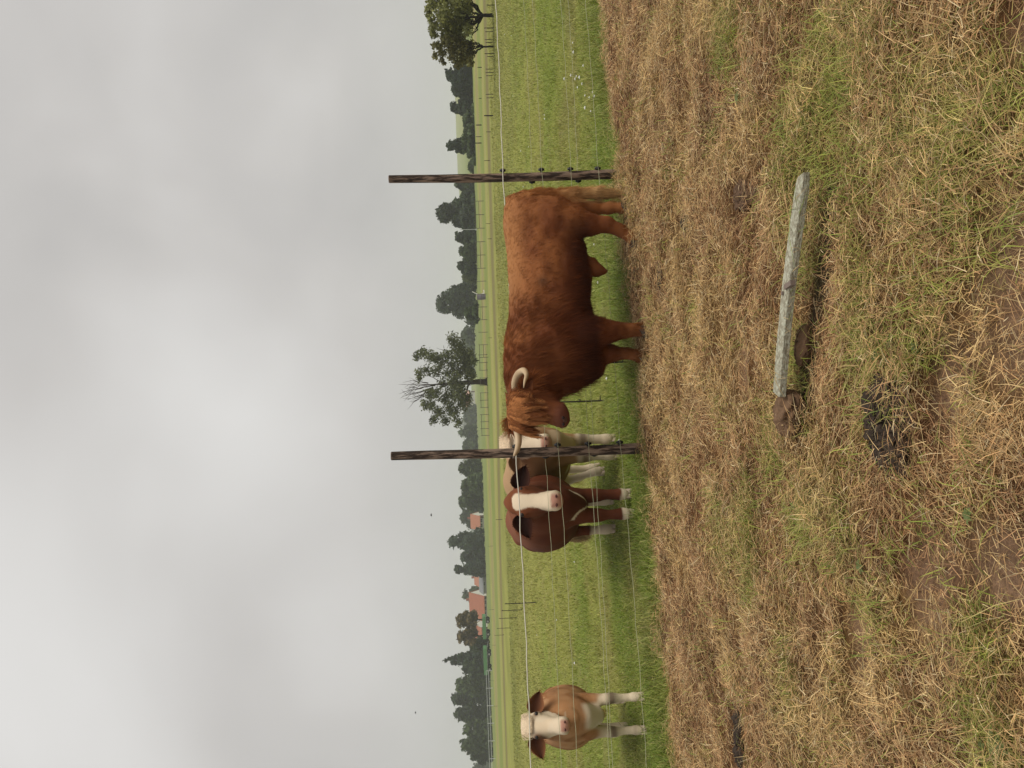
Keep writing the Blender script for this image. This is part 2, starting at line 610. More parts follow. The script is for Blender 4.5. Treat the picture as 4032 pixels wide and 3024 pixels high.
# ------------------------------------------------------------------ implicit surfaces: one skin over many muscles
class Body:
    def __init__(self, lo, hi, h):
        self.lo, self.h = np.array(lo, float), h
        self.n = np.ceil((np.array(hi) - self.lo) / h).astype(int) + 1
        self.V = np.full(self.n, 0.6, np.float32)
        self.ax = [self.lo[i] + h * np.arange(self.n[i]) for i in range(3)]

    def _sub(self, lo, hi, k):
        m = k + .05
        i0 = np.clip(np.floor((np.array(lo) - m - self.lo) / self.h).astype(int), 0, self.n)
        i1 = np.clip(np.ceil((np.array(hi) + m - self.lo) / self.h).astype(int) + 1, 0, self.n)
        sl = tuple(slice(a, b) for a, b in zip(i0, i1))
        P = np.stack(np.meshgrid(*[self.ax[i][sl[i]] for i in range(3)], indexing='ij'), -1)
        return sl, P

    def _put(self, sl, d, k, sub=False):
        a = self.V[sl]
        if sub:
            d = -d
            h = np.clip(.5 - .5 * (a - d) / k, 0, 1)
            self.V[sl] = a * (1 - h) + d * h + k * h * (1 - h)
            return
        h = np.clip(.5 + .5 * (a - d) / k, 0, 1)
        self.V[sl] = d * h + a * (1 - h) - k * h * (1 - h)

    def cap(self, a, b, ra, rb, k=.06, sub=False):
        a, b = np.array(a, float), np.array(b, float)
        r = max(ra, rb)
        sl, P = self._sub(np.minimum(a, b) - r, np.maximum(a, b) + r, k)
        if P.size == 0:
            return
        ab = b - a
        t = np.clip(((P - a) @ ab) / (ab @ ab + 1e-9), 0, 1)
        d = np.linalg.norm(P - a - t[..., None] * ab, axis=-1) - (ra + (rb - ra) * t)
        self._put(sl, d, k, sub)

    def chain(self, pts, k=.05):
        for (p, r), (q, s) in zip(pts[:-1], pts[1:]):
            self.cap(p, q, r, s, k)

    def ell(self, c, r, M=np.eye(3), k=.06, sub=False):
        c, r = np.array(c, float), np.array(r, float)
        R = max(r)
        sl, P = self._sub(c - R, c + R, k)
        if P.size == 0:
            return
        Q = (P - c) @ np.array(M).T
        k0 = np.linalg.norm(Q / r, axis=-1)
        k1 = np.linalg.norm(Q / r ** 2, axis=-1) + 1e-6
        self._put(sl, k0 * (k0 - 1) / k1, k, sub)

    def loft(self, O, A, S, T, st, k=.06, power=2.0):
        """stations (t, centre_s, centre_n, half_s, half_n) along axis A"""
        O, A, S, T = (np.array(q, float) for q in (O, A, S, T))
        st = np.array(st, float)
        pts = []
        for (t, cs, cn, hs, hn) in st:
            c = O + A * t + S * cs + T * cn
            pts += [c - abs(S) * hs - abs(T) * hn, c + abs(S) * hs + abs(T) * hn]
        pts = np.array(pts)
        sl, P = self._sub(pts.min(0), pts.max(0), k)
        Q = P - O
        t, s, n = Q @ A, Q @ S, Q @ T
        tt = np.linspace(st[0, 0], st[-1, 0], 160)
        cols = []
        for j in range(1, 5):                      # smooth the station table
            v = np.interp(tt, st[:, 0], st[:, j])
            kk = np.array([1, 2, 3, 4, 3, 2, 1.]); kk /= kk.sum()
            vp = np.pad(v, 3, mode='edge')
            cols.append(np.convolve(vp, kk, 'valid'))
        tc_ = np.clip(t, st[0, 0], st[-1, 0])
        cs, cn, hs, hn = (np.interp(tc_, tt, c) for c in cols)
        over = np.abs(t - tc_)
        a, b = (s - cs), (n - cn)
        if power != 2.0:
            q = ((np.abs(a) / hs) ** power + (np.abs(b) / hn) ** power) ** (1 / power)
            d = (q - 1) * np.minimum(hs, hn)
        else:
            k0 = np.sqrt((a / hs) ** 2 + (b / hn) ** 2)
            k1 = np.sqrt((a / hs ** 2) ** 2 + (b / hn ** 2) ** 2) + 1e-6
            d = k0 * (k0 - 1) / k1
        d = np.where(over > 0, np.sqrt(np.maximum(d, 0) ** 2 + over ** 2) + np.minimum(d, 0) * 0, d)
        self._put(sl, d, k)

    def rough(self, amp, freq, seed=0):
        P = np.stack(np.meshgrid(*self.ax, indexing='ij'), -1)
        band = np.abs(self.V) < .12
        q = P[band] * freq
        self.V[band] += ((noise3(q[:, 0], q[:, 1], q[:, 2], seed) - .5) * 2 * amp).astype(np.float32)

    def mesh(self):
        V, h = self.V, self.h
        s = V < 0
        nx, ny, nz = V.shape
        cnt = np.zeros((nx - 1, ny - 1, nz - 1), np.float32)
        acc = np.zeros((nx - 1, ny - 1, nz - 1, 3), np.float32)
        quads = []
        base = np.stack(np.meshgrid(np.arange(nx), np.arange(ny), np.arange(nz), indexing='ij'), -1)
        cr = []
        for ax in range(3):
            lo = [slice(None)] * 3
            hi = [slice(None)] * 3
            lo[ax], hi[ax] = slice(0, -1), slice(1, None)
            a, b = V[tuple(lo)], V[tuple(hi)]
            x = s[tuple(lo)] != s[tuple(hi)]
            ii = np.argwhere(x)
            av, bv = a[x], b[x]
            t = av / (av - bv)
            p = ii.astype(np.float32)
            p[:, ax] += t
            cr.append((ax, ii, av < 0))
            o1, o2 = [i for i in range(3) if i != ax]
            for d1 in (0, -1):
                for d2 in (0, -1):
                    c = ii.copy()
                    c[:, o1] += d1
                    c[:, o2] += d2
                    ok = (c >= 0).all(1) & (c < np.array(cnt.shape)).all(1)
                    cc = c[ok]
                    np.add.at(cnt, (cc[:, 0], cc[:, 1], cc[:, 2]), 1)
                    np.add.at(acc, (cc[:, 0], cc[:, 1], cc[:, 2]), p[ok])
        act = cnt > 0
        vid = np.full(cnt.shape, -1, np.int64)
        vid[act] = np.arange(act.sum())
        verts = self.lo + h * (acc[act] / cnt[act][:, None])
        for ax, ii, inside in cr:
            o1, o2 = (ax + 1) % 3, (ax + 2) % 3
            ok = (ii[:, o1] > 0) & (ii[:, o2] > 0) & (ii[:, o1] < np.array(cnt.shape)[o1]) & (ii[:, o2] < np.array(cnt.shape)[o2])
            ii, inside = ii[ok], inside[ok]
            def g(d1, d2):
                c = ii.copy()
                c[:, o1] += d1
                c[:, o2] += d2
                return vid[c[:, 0], c[:, 1], c[:, 2]]
            q = np.stack([g(-1, -1), g(0, -1), g(0, 0), g(-1, 0)], 1)
            q[~inside] = q[~inside][:, ::-1]
            quads.append(q)
        return verts, np.concatenate(quads)


def vnormals(v, f):
    fn = np.cross(v[f[:, 2]] - v[f[:, 0]], v[f[:, 3]] - v[f[:, 1]])
    n = np.zeros_like(v)
    for j in range(4):
        np.add.at(n, f[:, j], fn)
    return nrm(n)


def hair_obj(name, pos, rad, tint, material, parent):
    """pos (n,k,3), rad (k,), tint (n,3) -> one strand object"""
    n, k, _ = pos.shape
    cu = bpy.data.hair_curves.new(name)
    cu.add_curves([k] * n)
    cu.position_data.foreach_set('vector', np.ascontiguousarray(pos, np.float32).ravel())
    ra = cu.attributes.get('radius') or cu.attributes.new('radius', 'FLOAT', 'POINT')
    ra.data.foreach_set('value', np.tile(np.asarray(rad, np.float32), n) if np.ndim(rad) == 1 else np.asarray(rad, np.float32).ravel())
    ca = cu.attributes.new('tint', 'FLOAT_COLOR', 'POINT')
    c = np.ones((n, k, 4), np.float32)
    c[..., :3] = tint[:, None, :]
    ca.data.foreach_set('color', c.ravel())
    cu.materials.append(material)
    o = bpy.data.objects.new(name, cu)
    COL.objects.link(o)
    o.parent = parent
    return o


def surface_points(v, f, n):
    a = .5 * np.linalg.norm(np.cross(v[f[:, 2]] - v[f[:, 0]], v[f[:, 3]] - v[f[:, 1]]), axis=1)
    fi = rng.choice(len(f), n, p=a / a.sum())
    u, w = rng.random((n, 1)), rng.random((n, 1))
    q = v[f[fi]]
    return lerp(lerp(q[:, 0], q[:, 1], u), lerp(q[:, 3], q[:, 2], u), w), fi


def coat(name, v, f, n, parent, material, length, flow, tintf, rad, lay=.8, seg=4, clump=.3, freq=14., droop=.15, keep=None, seed=0, warp=None):
    nv = vnormals(v, f)
    p, fi = surface_points(v, f, n)
    nn = nrm(nv[f[fi]].mean(1))
    if keep is not None:
        k = keep(p)
        p, nn = p[k], nn[k]
    fl = flow(p)
    fl = nrm(fl - nn * (fl * nn).sum(1, keepdims=True) + 1e-6)
    L = length(p) * (.7 + .6 * rng.random(len(p)))
    q = p * freq if warp is None else warp(p)
    cl = np.stack([noise3(q[:, 0], q[:, 1], q[:, 2], seed + s) - .5 for s in (1, 2, 3)], 1) * 2
    cl2 = np.stack([noise3(q[:, 0] * 3.1, q[:, 1] * 3.1, q[:, 2] * 3.1, seed + s) - .5 for s in (4, 5, 6)], 1) * 2
    d = nrm(fl * lay + nn * (1 - lay) + clump * (cl + .6 * cl2) + .12 * rng.normal(size=p.shape))
    pos = [p - nn * .004]
    for i in range(1, seg + 1):
        d = nrm(d + np.array([0, 0, -1.0]) * droop + clump * .25 * cl2 + .05 * rng.normal(size=p.shape))
        inw = np.minimum((d * nn).sum(1, keepdims=True), 0)
        d = nrm(d - nn * inw * 1.05)
        pos.append(pos[-1] + d * (L / seg)[:, None])
    pos = np.stack(pos, 1)
    t = tintf(p)
    t = t * (.72 + .56 * rng.random((len(p), 1))) * (1 + .26 * cl[:, :1] + .18 * cl2[:, :1])
    r = np.linspace(1, .25, seg + 1) * rad
    return hair_obj(name, pos, r, np.clip(t, 0.003, 1), material, parent)


M_coat = mat('animal coat', attr='tint', rough=.75, spec=.12, bump=(60, .25, .01))
M_hair = mat('animal hair', attr='tint', rough=.8, spec=.06)
M_horn = mat('horn', (.50, .37, .22), rough=.42, spec=.4, vary=(5, (.33, .22, .12), .45, .75, (1, 1, 1)), grain=(40, .12), bump=(30, .25, .004))
M_horn_tip = mat('horn tip', (.12, .085, .06), rough=.4, spec=.4)
M_eye = mat('eye', (.012, .008, .006), rough=.3, spec=.4)
M_hoof = mat('hoof', (.075, .058, .042), rough=.6, grain=(50, .3))
M_hoof_pale = mat('pale hoof', (.42, .33, .25), rough=.6, grain=(50, .25))
M_nose = mat('wet nose', (.085, .036, .024), rough=.45, spec=.4)
M_tag_y = mat('ear tag', (.72, .52, .14), rough=.5)
mat_nostril_dark = mat('bull nostril', (.02, .01, .008), rough=.7)


def hoof_mesh(p, fwd, s, material, parent):
    """two toes, p = ground point"""
    fwd = nrm(np.array([fwd[0], fwd[1], 0]))
    sd_ = np.array([fwd[1], -fwd[0], 0])
    b = MB()
    for e in (-1, 1):
        c = p + sd_ * e * .024 * s
        prof = [(-.045, .0), (.055, .0), (.03, .045), (.0, .075), (-.045, .075), (-.055, .04)]
        pts, n = [], len(prof)
        for w, sc in ((-.02, .85), (.0, 1.0), (.02, .85)):
            for (u, z) in prof:
                pts.append(c + fwd * u * s * sc + sd_ * w * s + np.array([0, 0, z * s]))
        fc = []
        for r in range(2):
            for j in range(n):
                k = (j + 1) % n
                fc.append((r * n + j, r * n + k, (r + 1) * n + k, (r + 1) * n + j))
        fc.append(tuple(range(n - 1, -1, -1)))
        fc.append(tuple(2 * n + j for j in range(n)))
        b.add(pts, fc)
    return b.build('hoof', material, parent, smooth=False)


def ear_mesh(base, out, fwd, ln, wd, parent, col_out, col_in, curl=.35, hair=.014):
    """cupped leaf-shaped ear with thickness. out = direction of the tip, fwd = direction the cup opens"""
    out, fwd = nrm(out), nrm(fwd - np.dot(fwd, nrm(out)) * nrm(out))
    side = np.cross(out, fwd)
    nu, nv_ = 12, 8
    V, T = [], []
    for layer in (0, 1):
        for i in range(nu + 1):
            u = i / nu
            w = wd * .5 * (math.sin(math.pi * min(1, u ** .75 * .93 + .07)) ** .75 + .12 * (1 - u))
            for j in range(nv_ + 1):
                q = j / nv_ * 2 - 1
                cup = curl * wd * (q * q) * (1 - .5 * u) - .012 * layer * (1 - q * q) - curl * wd * .4
                V.append(base + out * (u * ln) + side * (q * w) + fwd * cup - np.array([0, 0, .12 * ln * u * u]))
                T.append(lerp(col_in, col_out, abs(q) ** 2) if layer == 0 else col_out)
    k = nv_ + 1
    m = (nu + 1) * k
    F = []
    for i in range(nu):
        for j in range(nv_):
            a = i * k + j
            F.append((a, a + 1, a + k + 1, a + k))
            F.append((m + a, m + a + k, m + a + k + 1, m + a + 1))
    for i in range(nu):
        for j in (0, nv_):
            a = i * k + j
            F.append((a, a + k, m + a + k, m + a))
    for j in range(nv_):
        for i in (0, nu):
            a = i * k + j
            F.append((a, a + 1, m + a + 1, m + a))
    eo = mesh_obj('ear', np.array(V), F, M_coat, parent, smooth=True, tint=np.array(T))
    nh = 420
    V, T = np.array(V), np.array(T)
    edge = np.array([i * k + j for i in range(2, nu + 1) for j in (0, 1, nv_ - 1, nv_)] + list(range(m, 2 * m)))
    ii = rng.choice(edge, nh)
    jj = (ii % m) % k / nv_ * 2 - 1
    dr = nrm(out[None] * .7 + side[None] * (jj * .8)[:, None] + rng.normal(size=(nh, 3)) * .25 + np.array([0, 0, -.25]))
    Lh = hair * (.5 + rng.random(nh))[:, None]
    pos = np.stack([V[ii] + dr * Lh * u + np.array([0, 0, -1]) * Lh * .3 * u * u for u in (0, .35, .7, 1)], 1)
    hair_obj('ear_hair', pos, np.array([1, .9, .6, .2]) * (.0008 if hair < .03 else .0013), np.clip(np.array(col_out)[None] * (.7 + .9 * rng.random((nh, 1))), 0, 1), M_hair, eo)
    return eo


def add_head(B, O, A, S, T, s, jaw=1.0, wide=1.0):
    st = [(-.095, 0, -.03, .022, .03), (-.055, 0, -.03, .058, .065), (0, 0, -.035, .096, .10), (.07, 0, -.045, .118, .118), (.13, 0, -.05, .117, .122), (.20, 0, -.055, .100, .115),
          (.28, 0, -.052, .080, .095), (.35, 0, -.046, .073, .082), (.41, 0, -.046, .080, .080), (.455, 0, -.05, .084, .078), (.49, 0, -.055, .07, .062), (.512, 0, -.058, .035, .034)]
    B.loft(O, A, S, T, [tuple(np.array(q) * np.array([1, 1, 1, wide, 1]) * s) for q in st], k=.035, power=2.3)
    S = np.array(S) * wide
    for e in (-1, 1):
        B.cap(O + (A * .115 + S * e * .098 + T * .032) * s, O + (A * .15 + S * e * .10 + T * .015) * s, .026 * s, .024 * s, k=.03)
        B.cap(O + (A * .16 + S * e * .07 - T * .14) * s, O + (A * .42 + S * e * .04 - T * .10) * s, .05 * s * jaw, .034 * s, k=.04)
        B.cap(O + (A * .474 + S * e * .043 + T * .012) * s, O + (A * .49 + S * e * .052 - T * .006) * s, .013 * s, .009 * s, k=.012, sub=True)
    B.cap(O + (A * .502 + S * .06 - T * .10) * s, O + (A * .502 - S * .06 - T * .10) * s, .008 * s, .008 * s, k=.01, sub=True)


def eyes(O, A, S, T, s, parent):
    for e in (-1, 1):
        MB().ball(O + (A * .135 + S * e * .108 + T * .022) * s, .025 * s, 10, 8).build('eye', M_eye, parent, smooth=True)


# ------------------------------------------------------------------ the highland bull in front of the fence
def build_bull():
    W = lambda px, py, D: at(px, py, D)
    base = np.array([at(2400, 1100, 7.1)[0], 7.1, 0.0])
    root = empty('highland_bull', base)
    tag(root, 'shaggy red brown highland bull with curved horns standing before the fence', 'bull')
    lo = np.array([min(W(2300, 1830, 6.9)[0], W(2300, 1720, 6.6)[0]) + .1, 6.2, -.03])
    hi = np.array([W(2100, 730, 7.5)[0], 7.85, 1.45])
    B = Body(lo, hi, .0145)
    # trunk: cross-sections along the axis
    tr = [(772, 2035, 2110, 7.40, .07), (785, 2004, 2165, 7.39, .16), (820, 1984, 2215, 7.37, .235), (870, 1981, 2258, 7.33, .275), (930, 1988, 2290, 7.29, .29), (1000, 1996, 2308, 7.24, .325),
          (1100, 2003, 2326, 7.16, .35), (1200, 2005, 2322, 7.09, .35), (1280, 2000, 2335, 7.03, .34), (1350, 1990, 2358, 6.98, .32), (1420, 1985, 2366, 6.93, .30),
          (1480, 1988, 2325, 6.88, .25), (1530, 1999, 2245, 6.84, .20), (1580, 2012, 2190, 6.80, .15), (1605, 2030, 2140, 6.78, .08)]
    a0, a1 = W(2150, 800, 7.38), W(2150, 1480, 6.88)
    A = a1 - a0
    A[2] = 0
    A = nrm(A)
    S = np.array([A[1], -A[0], 0])
    Z = np.array([0, 0, 1.0])
    st = []
    for (py, vt, vb, D, hw) in tr:
        t_, b_ = W(vt, py, D), W(vb, py, D)
        c = (t_ + b_) / 2 - a0
        st.append((c @ A, c @ S, c[2], hw, abs(t_[2] - b_[2]) / 2))
    B.loft(a0, A, S, Z, st, k=.08, power=2.25)
    def ch(pts, k=.06):
        B.chain([(W(px, py, D), r) for (px, py, D, r) in pts], k)
    # near hind, far hind, near front, far front
    ch([(2090, 868, 7.22, .20), (2190, 862, 7.14, .185), (2255, 874, 7.09, .135), (2320, 884, 7.06, .090), (2385, 884, 7.05, .060), (2440, 906, 7.05, .047), (2485, 936, 7.05, .042), (2506, 948, 7.05, .050)], .07)
    ch([(2150, 830, 7.42, .18), (2250, 832, 7.46, .115), (2330, 822, 7.47, .06), (2400, 819, 7.45, .046), (2450, 819, 7.43, .041), (2480, 818, 7.42, .050)], .06)
    ch([(2190, 1318, 6.84, .20), (2300, 1312, 6.82, .14), (2360, 1306, 6.81, .105), (2410, 1304, 6.81, .070), (2450, 1303, 6.82, .048), (2490, 1299, 6.82, .038), (2527, 1299, 6.82, .050)], .08)
    ch([(2280, 1385, 7.02, .17), (2370, 1390, 7.0, .10), (2415, 1391, 6.98, .060), (2465, 1393, 6.97, .042), (2505, 1400, 6.95, .037), (2532, 1410, 6.95, .047)], .06)
    # tail, sheath, neck crest, brisket
    ch([(2010, 790, 7.40, .05), (2060, 769, 7.43, .045), (2150, 764, 7.45, .045), (2250, 763, 7.45, .052), (2350, 760, 7.45, .052), (2420, 762, 7.45, .035)], .03)
    ch([(2325, 1050, 7.16, .09), (2352, 1062, 7.14, .05), (2378, 1068, 7.13, .022)], .05)
    ch([(2110, 1440, 6.88, .24), (2100, 1540, 6.80, .175), (2090, 1590, 6.76, .13)], .08)
    ch([(2310, 1440, 6.90, .15), (2240, 1510, 6.83, .09)], .08)
    # head
    s = .93
    O = W(2034, 1606, 6.66)
    tip = W(2212, 1652, 6.45)
    Ah = nrm(tip - O)
    yaw = R_(33)
    Sh = np.array([math.cos(yaw), -math.sin(yaw), 0.05])
    Sh = nrm(Sh - Ah * (Sh @ Ah))
    Th = np.cross(Sh, Ah)
    if Th[1] > 0:
        Th = -Th
    add_head(B, O, Ah, Sh, Th, s, jaw=1.5, wide=1.36)
    B.rough(.008, 8, 3)
    B.rough(.003, 22, 4)
    v, f = B.mesh()

    def hc(p):
        q = p - O
        return q @ Ah / s, q @ Sh / s, q @ Th / s

    def tint(p):
        n = noise3(p[:, 0] * 5, p[:, 1] * 5, p[:, 2] * 5, 9)[:, None]
        n2 = noise3(p[:, 0] * 7, p[:, 1] * 7, p[:, 2] * 7, 10)[:, None]
        c = lerp(C3(.160, .050, .017), C3(.245, .088, .029), sstep(.3, .7, n))
        c = lerp(c, C3(.12, .036, .013), sstep(.55, .8, n2) * .5)
        along = ((p - a0) @ A)[:, None]
        zz = p[:, 2:3]
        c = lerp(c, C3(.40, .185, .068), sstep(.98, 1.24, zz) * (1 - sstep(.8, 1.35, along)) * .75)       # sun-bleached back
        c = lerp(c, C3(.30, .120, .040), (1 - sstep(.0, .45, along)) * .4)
        c = lerp(c, C3(.105, .028, .010), sstep(.8, 1.4, along) * (1 - sstep(.75, 1.15, zz)) * .7)        # darker chest and belly hair, with underside shade put into the coat colour
        c = lerp(c, C3(.045, .012, .006), (1 - sstep(.50, .82, zz)) * sstep(.40, .48, zz) * sstep(.25, .5, along) * .85)  # underside shade painted along the belly
        c = lerp(c, C3(.30, .12, .042), (1 - sstep(.12, .3, zz)) * .45)                                # paler feathered feet
        tail = 1 - sstep(.06, .12, np.abs(p[:, 0:1] - W(2250, 763, 7.45)[0]))
        c = lerp(c, lerp(C3(.36, .15, .05), C3(.52, .32, .14), 1 - sstep(.3, .8, zz)), tail * (1 - sstep(.98, 1.1, zz)))
        t_, s_, n_ = hc(p)
        head = ((t_ > .36) & (t_ < .56) & (np.abs(s_) < .12) & (np.abs(n_) < .16))[:, None]
        c = np.where(head, lerp(c, C3(.13, .045, .025), sstep(.36, .45, t_)[:, None]), c)
        mark = np.exp(-(((p - W(2133, 1112, 6.85)) * np.array([1, .3, 1])) ** 2).sum(1) / .045 ** 2)[:, None]
        c = lerp(c, C3(.05, .035, .025), mark * .6)
        return c

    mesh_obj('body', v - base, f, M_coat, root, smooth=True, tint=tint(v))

    def flow(p):
        z = p[:, 2:3]
        t_, s_, n_ = hc(p)
        fl = -A[None] * (.35 + .35 * noise3(p[:, 0] * 2, p[:, 1] * 2, p[:, 2] * 2, 77)[:, None]) * sstep(.5, .8, z) + np.array([[0, 0, -1.0]])
        hd = ((t_ > -.15) & (t_ < .56) & (np.abs(s_) < .2) & (np.abs(n_) < .25))[:, None]
        return np.where(hd, Ah[None] + .1, fl)

    def length(p):
        z = p[:, 2]
        t_, s_, n_ = hc(p)
        al = (p - a0) @ A
        L = .042 + .030 * sstep(1.0, 1.4, al) - .022 * (1 - sstep(.25, .55, z)) + .012 * (1 - sstep(.05, .15, z))
        tail = np.abs(p[:, 0] - W(2250, 763, 7.45)[0]) < .09
        L = np.where(tail & (z < 1.0), .10, L)
        hd = (t_ > .05) & (t_ < .56) & (np.abs(s_) < .13) & (np.abs(n_) < .2)
        L = np.where(hd, np.where(t_ > .43, .006, .03), L)
        return L
    fdir = nrm(-A * .45 + np.array([0, 0, -1.0]))
    fper = np.cross(fdir, S)

    def warp(p):
        w = (noise3(p[:, 0] * 5, p[:, 1] * 5, p[:, 2] * 5, 88) - .5) * .12
        return np.stack([(p @ fdir) * 8, (p @ fper + w) * 34, (p @ S) * 20], 1)
    lw = lambda fn: (lambda p: fn(p + base))
    vb = v - base
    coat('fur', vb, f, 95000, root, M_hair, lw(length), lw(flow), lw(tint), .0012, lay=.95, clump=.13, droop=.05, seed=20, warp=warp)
    # longer locks on neck, chest, legs
    def keep(p):
        q = p + base
        al = (q - a0) @ A
        return ((al > 1.05) & (q[:, 2] > .62)) | (q[:, 2] < .13) | ((q[:, 2] < .66) & (q[:, 2] > .5) & (al > .2))
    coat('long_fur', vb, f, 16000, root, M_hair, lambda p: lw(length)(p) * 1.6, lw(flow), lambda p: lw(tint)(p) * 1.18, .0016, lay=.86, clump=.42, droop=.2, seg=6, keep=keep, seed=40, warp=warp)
    # fringe over the face
    n = 6500
    ss = rng.uniform(-1, 1, n) * .165
    ss = np.sign(ss) * np.abs(ss)
    t0 = rng.uniform(-.095, .03, n)
    L = rng.uniform(.20, .37, n) * (1 - .25 * (np.abs(ss) / .165) ** 2) * np.where(rng.random(n) < .25, .6, 1)
    lock = np.floor((ss + .25) / .020 + .35 * rng.random(n)) + 40 * np.floor((t0 + .1) / .045)
    ph = _h(lock, lock * 0, lock * 0, 5) * 6.28
    L = L * (.55 + .6 * _h(lock, lock * 0 + 5, lock * 0, 12))
    am = .010 + .024 * _h(lock, lock * 0 + 1, lock * 0, 6)
    sway = (_h(lock, lock * 0 + 3, lock * 0, 9) - .5) * .10
    kk = 9
    tS = np.array([-.12, -.05, .0, .07, .13, .20, .28, .35, .41, .5])
    nS = np.array([-.03, .045, .066, .076, .076, .064, .046, .04, .038, .02])
    pos = []
    for i in range(kk):
        u = i / (kk - 1)
        t_ = t0 + L * u
        s_ = ss * (1 + .30 * u) + sway * u ** 1.4 + am * np.sin(ph + u * 9 + rng.normal(size=n) * .25) * u ** .6 + .03 * (u ** 1.5) * np.sign(ss + 1e-5) * (np.abs(ss) > .06)
        n_ = np.interp(t_, tS, nS) * np.sqrt(np.clip(1 - (np.abs(s_) / .27) ** 2, .05, 1)) + .020 + .03 * math.sin(math.pi * min(1, u * 1.1)) + am * np.cos(ph + u * 8) * u
        pos.append(O + (Ah * t_[:, None] + Sh * s_[:, None] + Th * n_[:, None]) * s)
    pos = np.stack(pos, 1) - base
    c = lerp(C3(.15, .048, .017), C3(.46, .195, .070), (_h(lock, lock * 0 + 2, lock * 0, 8))[:, None]) * (.7 + .6 * rng.random((n, 1)))
    hair_obj('fringe', pos, np.array([1, 1, 1, 1, .95, .9, .8, .6, .3]) * .0021, c, M_hair, root)
    # horns
    def horn(pts, tipn):
        p = np.array([W(*q[:3]) for q in pts]) - base
        r = np.array([q[3] for q in pts])
        tt = np.linspace(0, len(p) - 1, 34)
        def cr_(a):
            out = []
            for x in tt:
                i = min(int(x), len(a) - 2)
                u = x - i
                p0, p1, p2, p3 = a[max(i - 1, 0)], a[i], a[i + 1], a[min(i + 2, len(a) - 1)]
                out.append(.5 * ((2 * p1) + (-p0 + p2) * u + (2 * p0 - 5 * p1 + 4 * p2 - p3) * u ** 2 + (-p0 + 3 * p1 - 3 * p2 + p3) * u ** 3))
            return np.array(out)
        P, Rr = cr_(p), cr_(r[:, None])[:, 0]
        h_ = MB().tube(P[:tipn + 1], Rr[:tipn + 1], 14).build('horn', M_horn, root, smooth=True)
        MB().tube(P[tipn:], Rr[tipn:] * .999, 14).build('horn_tip', M_horn_tip if tipn < 31 else M_horn, h_, smooth=True)
    horn([(2036, 1575, 6.70, .036), (2032, 1540, 6.66, .035), (2029, 1508, 6.62, .034), (2040, 1474, 6.55, .032), (2062, 1459, 6.46, .027), (2073, 1476, 6.37, .019), (2066, 1503, 6.31, .011), (2062, 1527, 6.28, .003)], 32)
    horn([(2024, 1640, 6.74, .036), (2026, 1668, 6.73, .034), (2037, 1700, 6.70, .032), (2042, 1738, 6.66, .029), (2036, 1770, 6.62, .023), (2026, 1792, 6.60, .013), (2020, 1806, 6.59, .003)], 29)
    # ears, eyes, nose
    co, ci = C3(.24, .08, .026), C3(.16, .06, .03)
    ear_mesh(O + (Ah * .05 + Sh * .115 - Th * .06) * s - base, Sh * .9 - Th * .3 + Ah * .25, Th + Ah * .3, .17, .10, root, co, ci, hair=.09)
    ear_mesh(W(2018, 1640, 6.86) - base, W(2003, 1700, 6.90) - W(2018, 1640, 6.86), np.array([0, -1, 0.2]), .15, .10, root, co, ci, hair=.09)
    eyes(O - base, Ah, Sh * 1.3, Th, s, root)
    nb = MB()
    nb.ball(O + (Ah * .484 - Th * .032) * s - base, (.050 * s, .028 * s, .042 * s), 14, 10, M=np.stack([Sh, Ah, Th]))
    nb.build('nose', M_nose, root, smooth=True)
    for e in (-1, 1):
        MB().ball(O + (Ah * .492 + Sh * e * .036 + Th * .016) * s - base, (.017 * s, .013 * s, .013 * s), 8, 6, M=np.stack([Sh, Ah, Th])).build('nostril', mat_nostril_dark, root, smooth=True)
    for (px, py, D) in ((2503, 953, 7.04), (2478, 818, 7.42), (2526, 1304, 6.82), (2530, 1405, 6.95)):
        p = W(px, py, D)
        p[2] = -.02
        hoof_mesh(p - base + A * .012, A, 1.1, M_hoof, root)
    return root


# ------------------------------------------------------------------ smooth-coated cattle
LEG0 = dict(fl=[(.17, .42, .84, .13), (.165, .38, .64, .092), (.15, .43, .38, .056), (.15, .435, .33, .050), (.148, .43, .16, .037), (.15, .44, .10, .045), (.15, .455, .06, .043)],
            hl=[(.15, -.70, .86, .19), (.19, -.58, .66, .135), (.17, -.72, .50, .075), (.15, -.80, .42, .055), (.148, -.78, .30, .043), (.148, -.76, .15, .038), (.15, -.74, .10, .044), (.15, -.725, .06, .043)])


def frame(py, px, D, th, sc, fy=.45):
    """root position from the middle of the front hooves, and a map from points of the place to the animal's own frame"""
    f = at(px, py, D)
    o = np.array([f[0] - math.sin(th) * fy * sc, f[1] + math.cos(th) * fy * sc, 0])
    a = math.pi + th

    def loc_pt(py_, px_, Dd):
        w = at(px_, py_, Dd) - o
        return np.array([math.cos(a) * w[0] + math.sin(a) * w[1], -math.sin(a) * w[0] + math.cos(a) * w[1]]) / sc
    return o, loc_pt


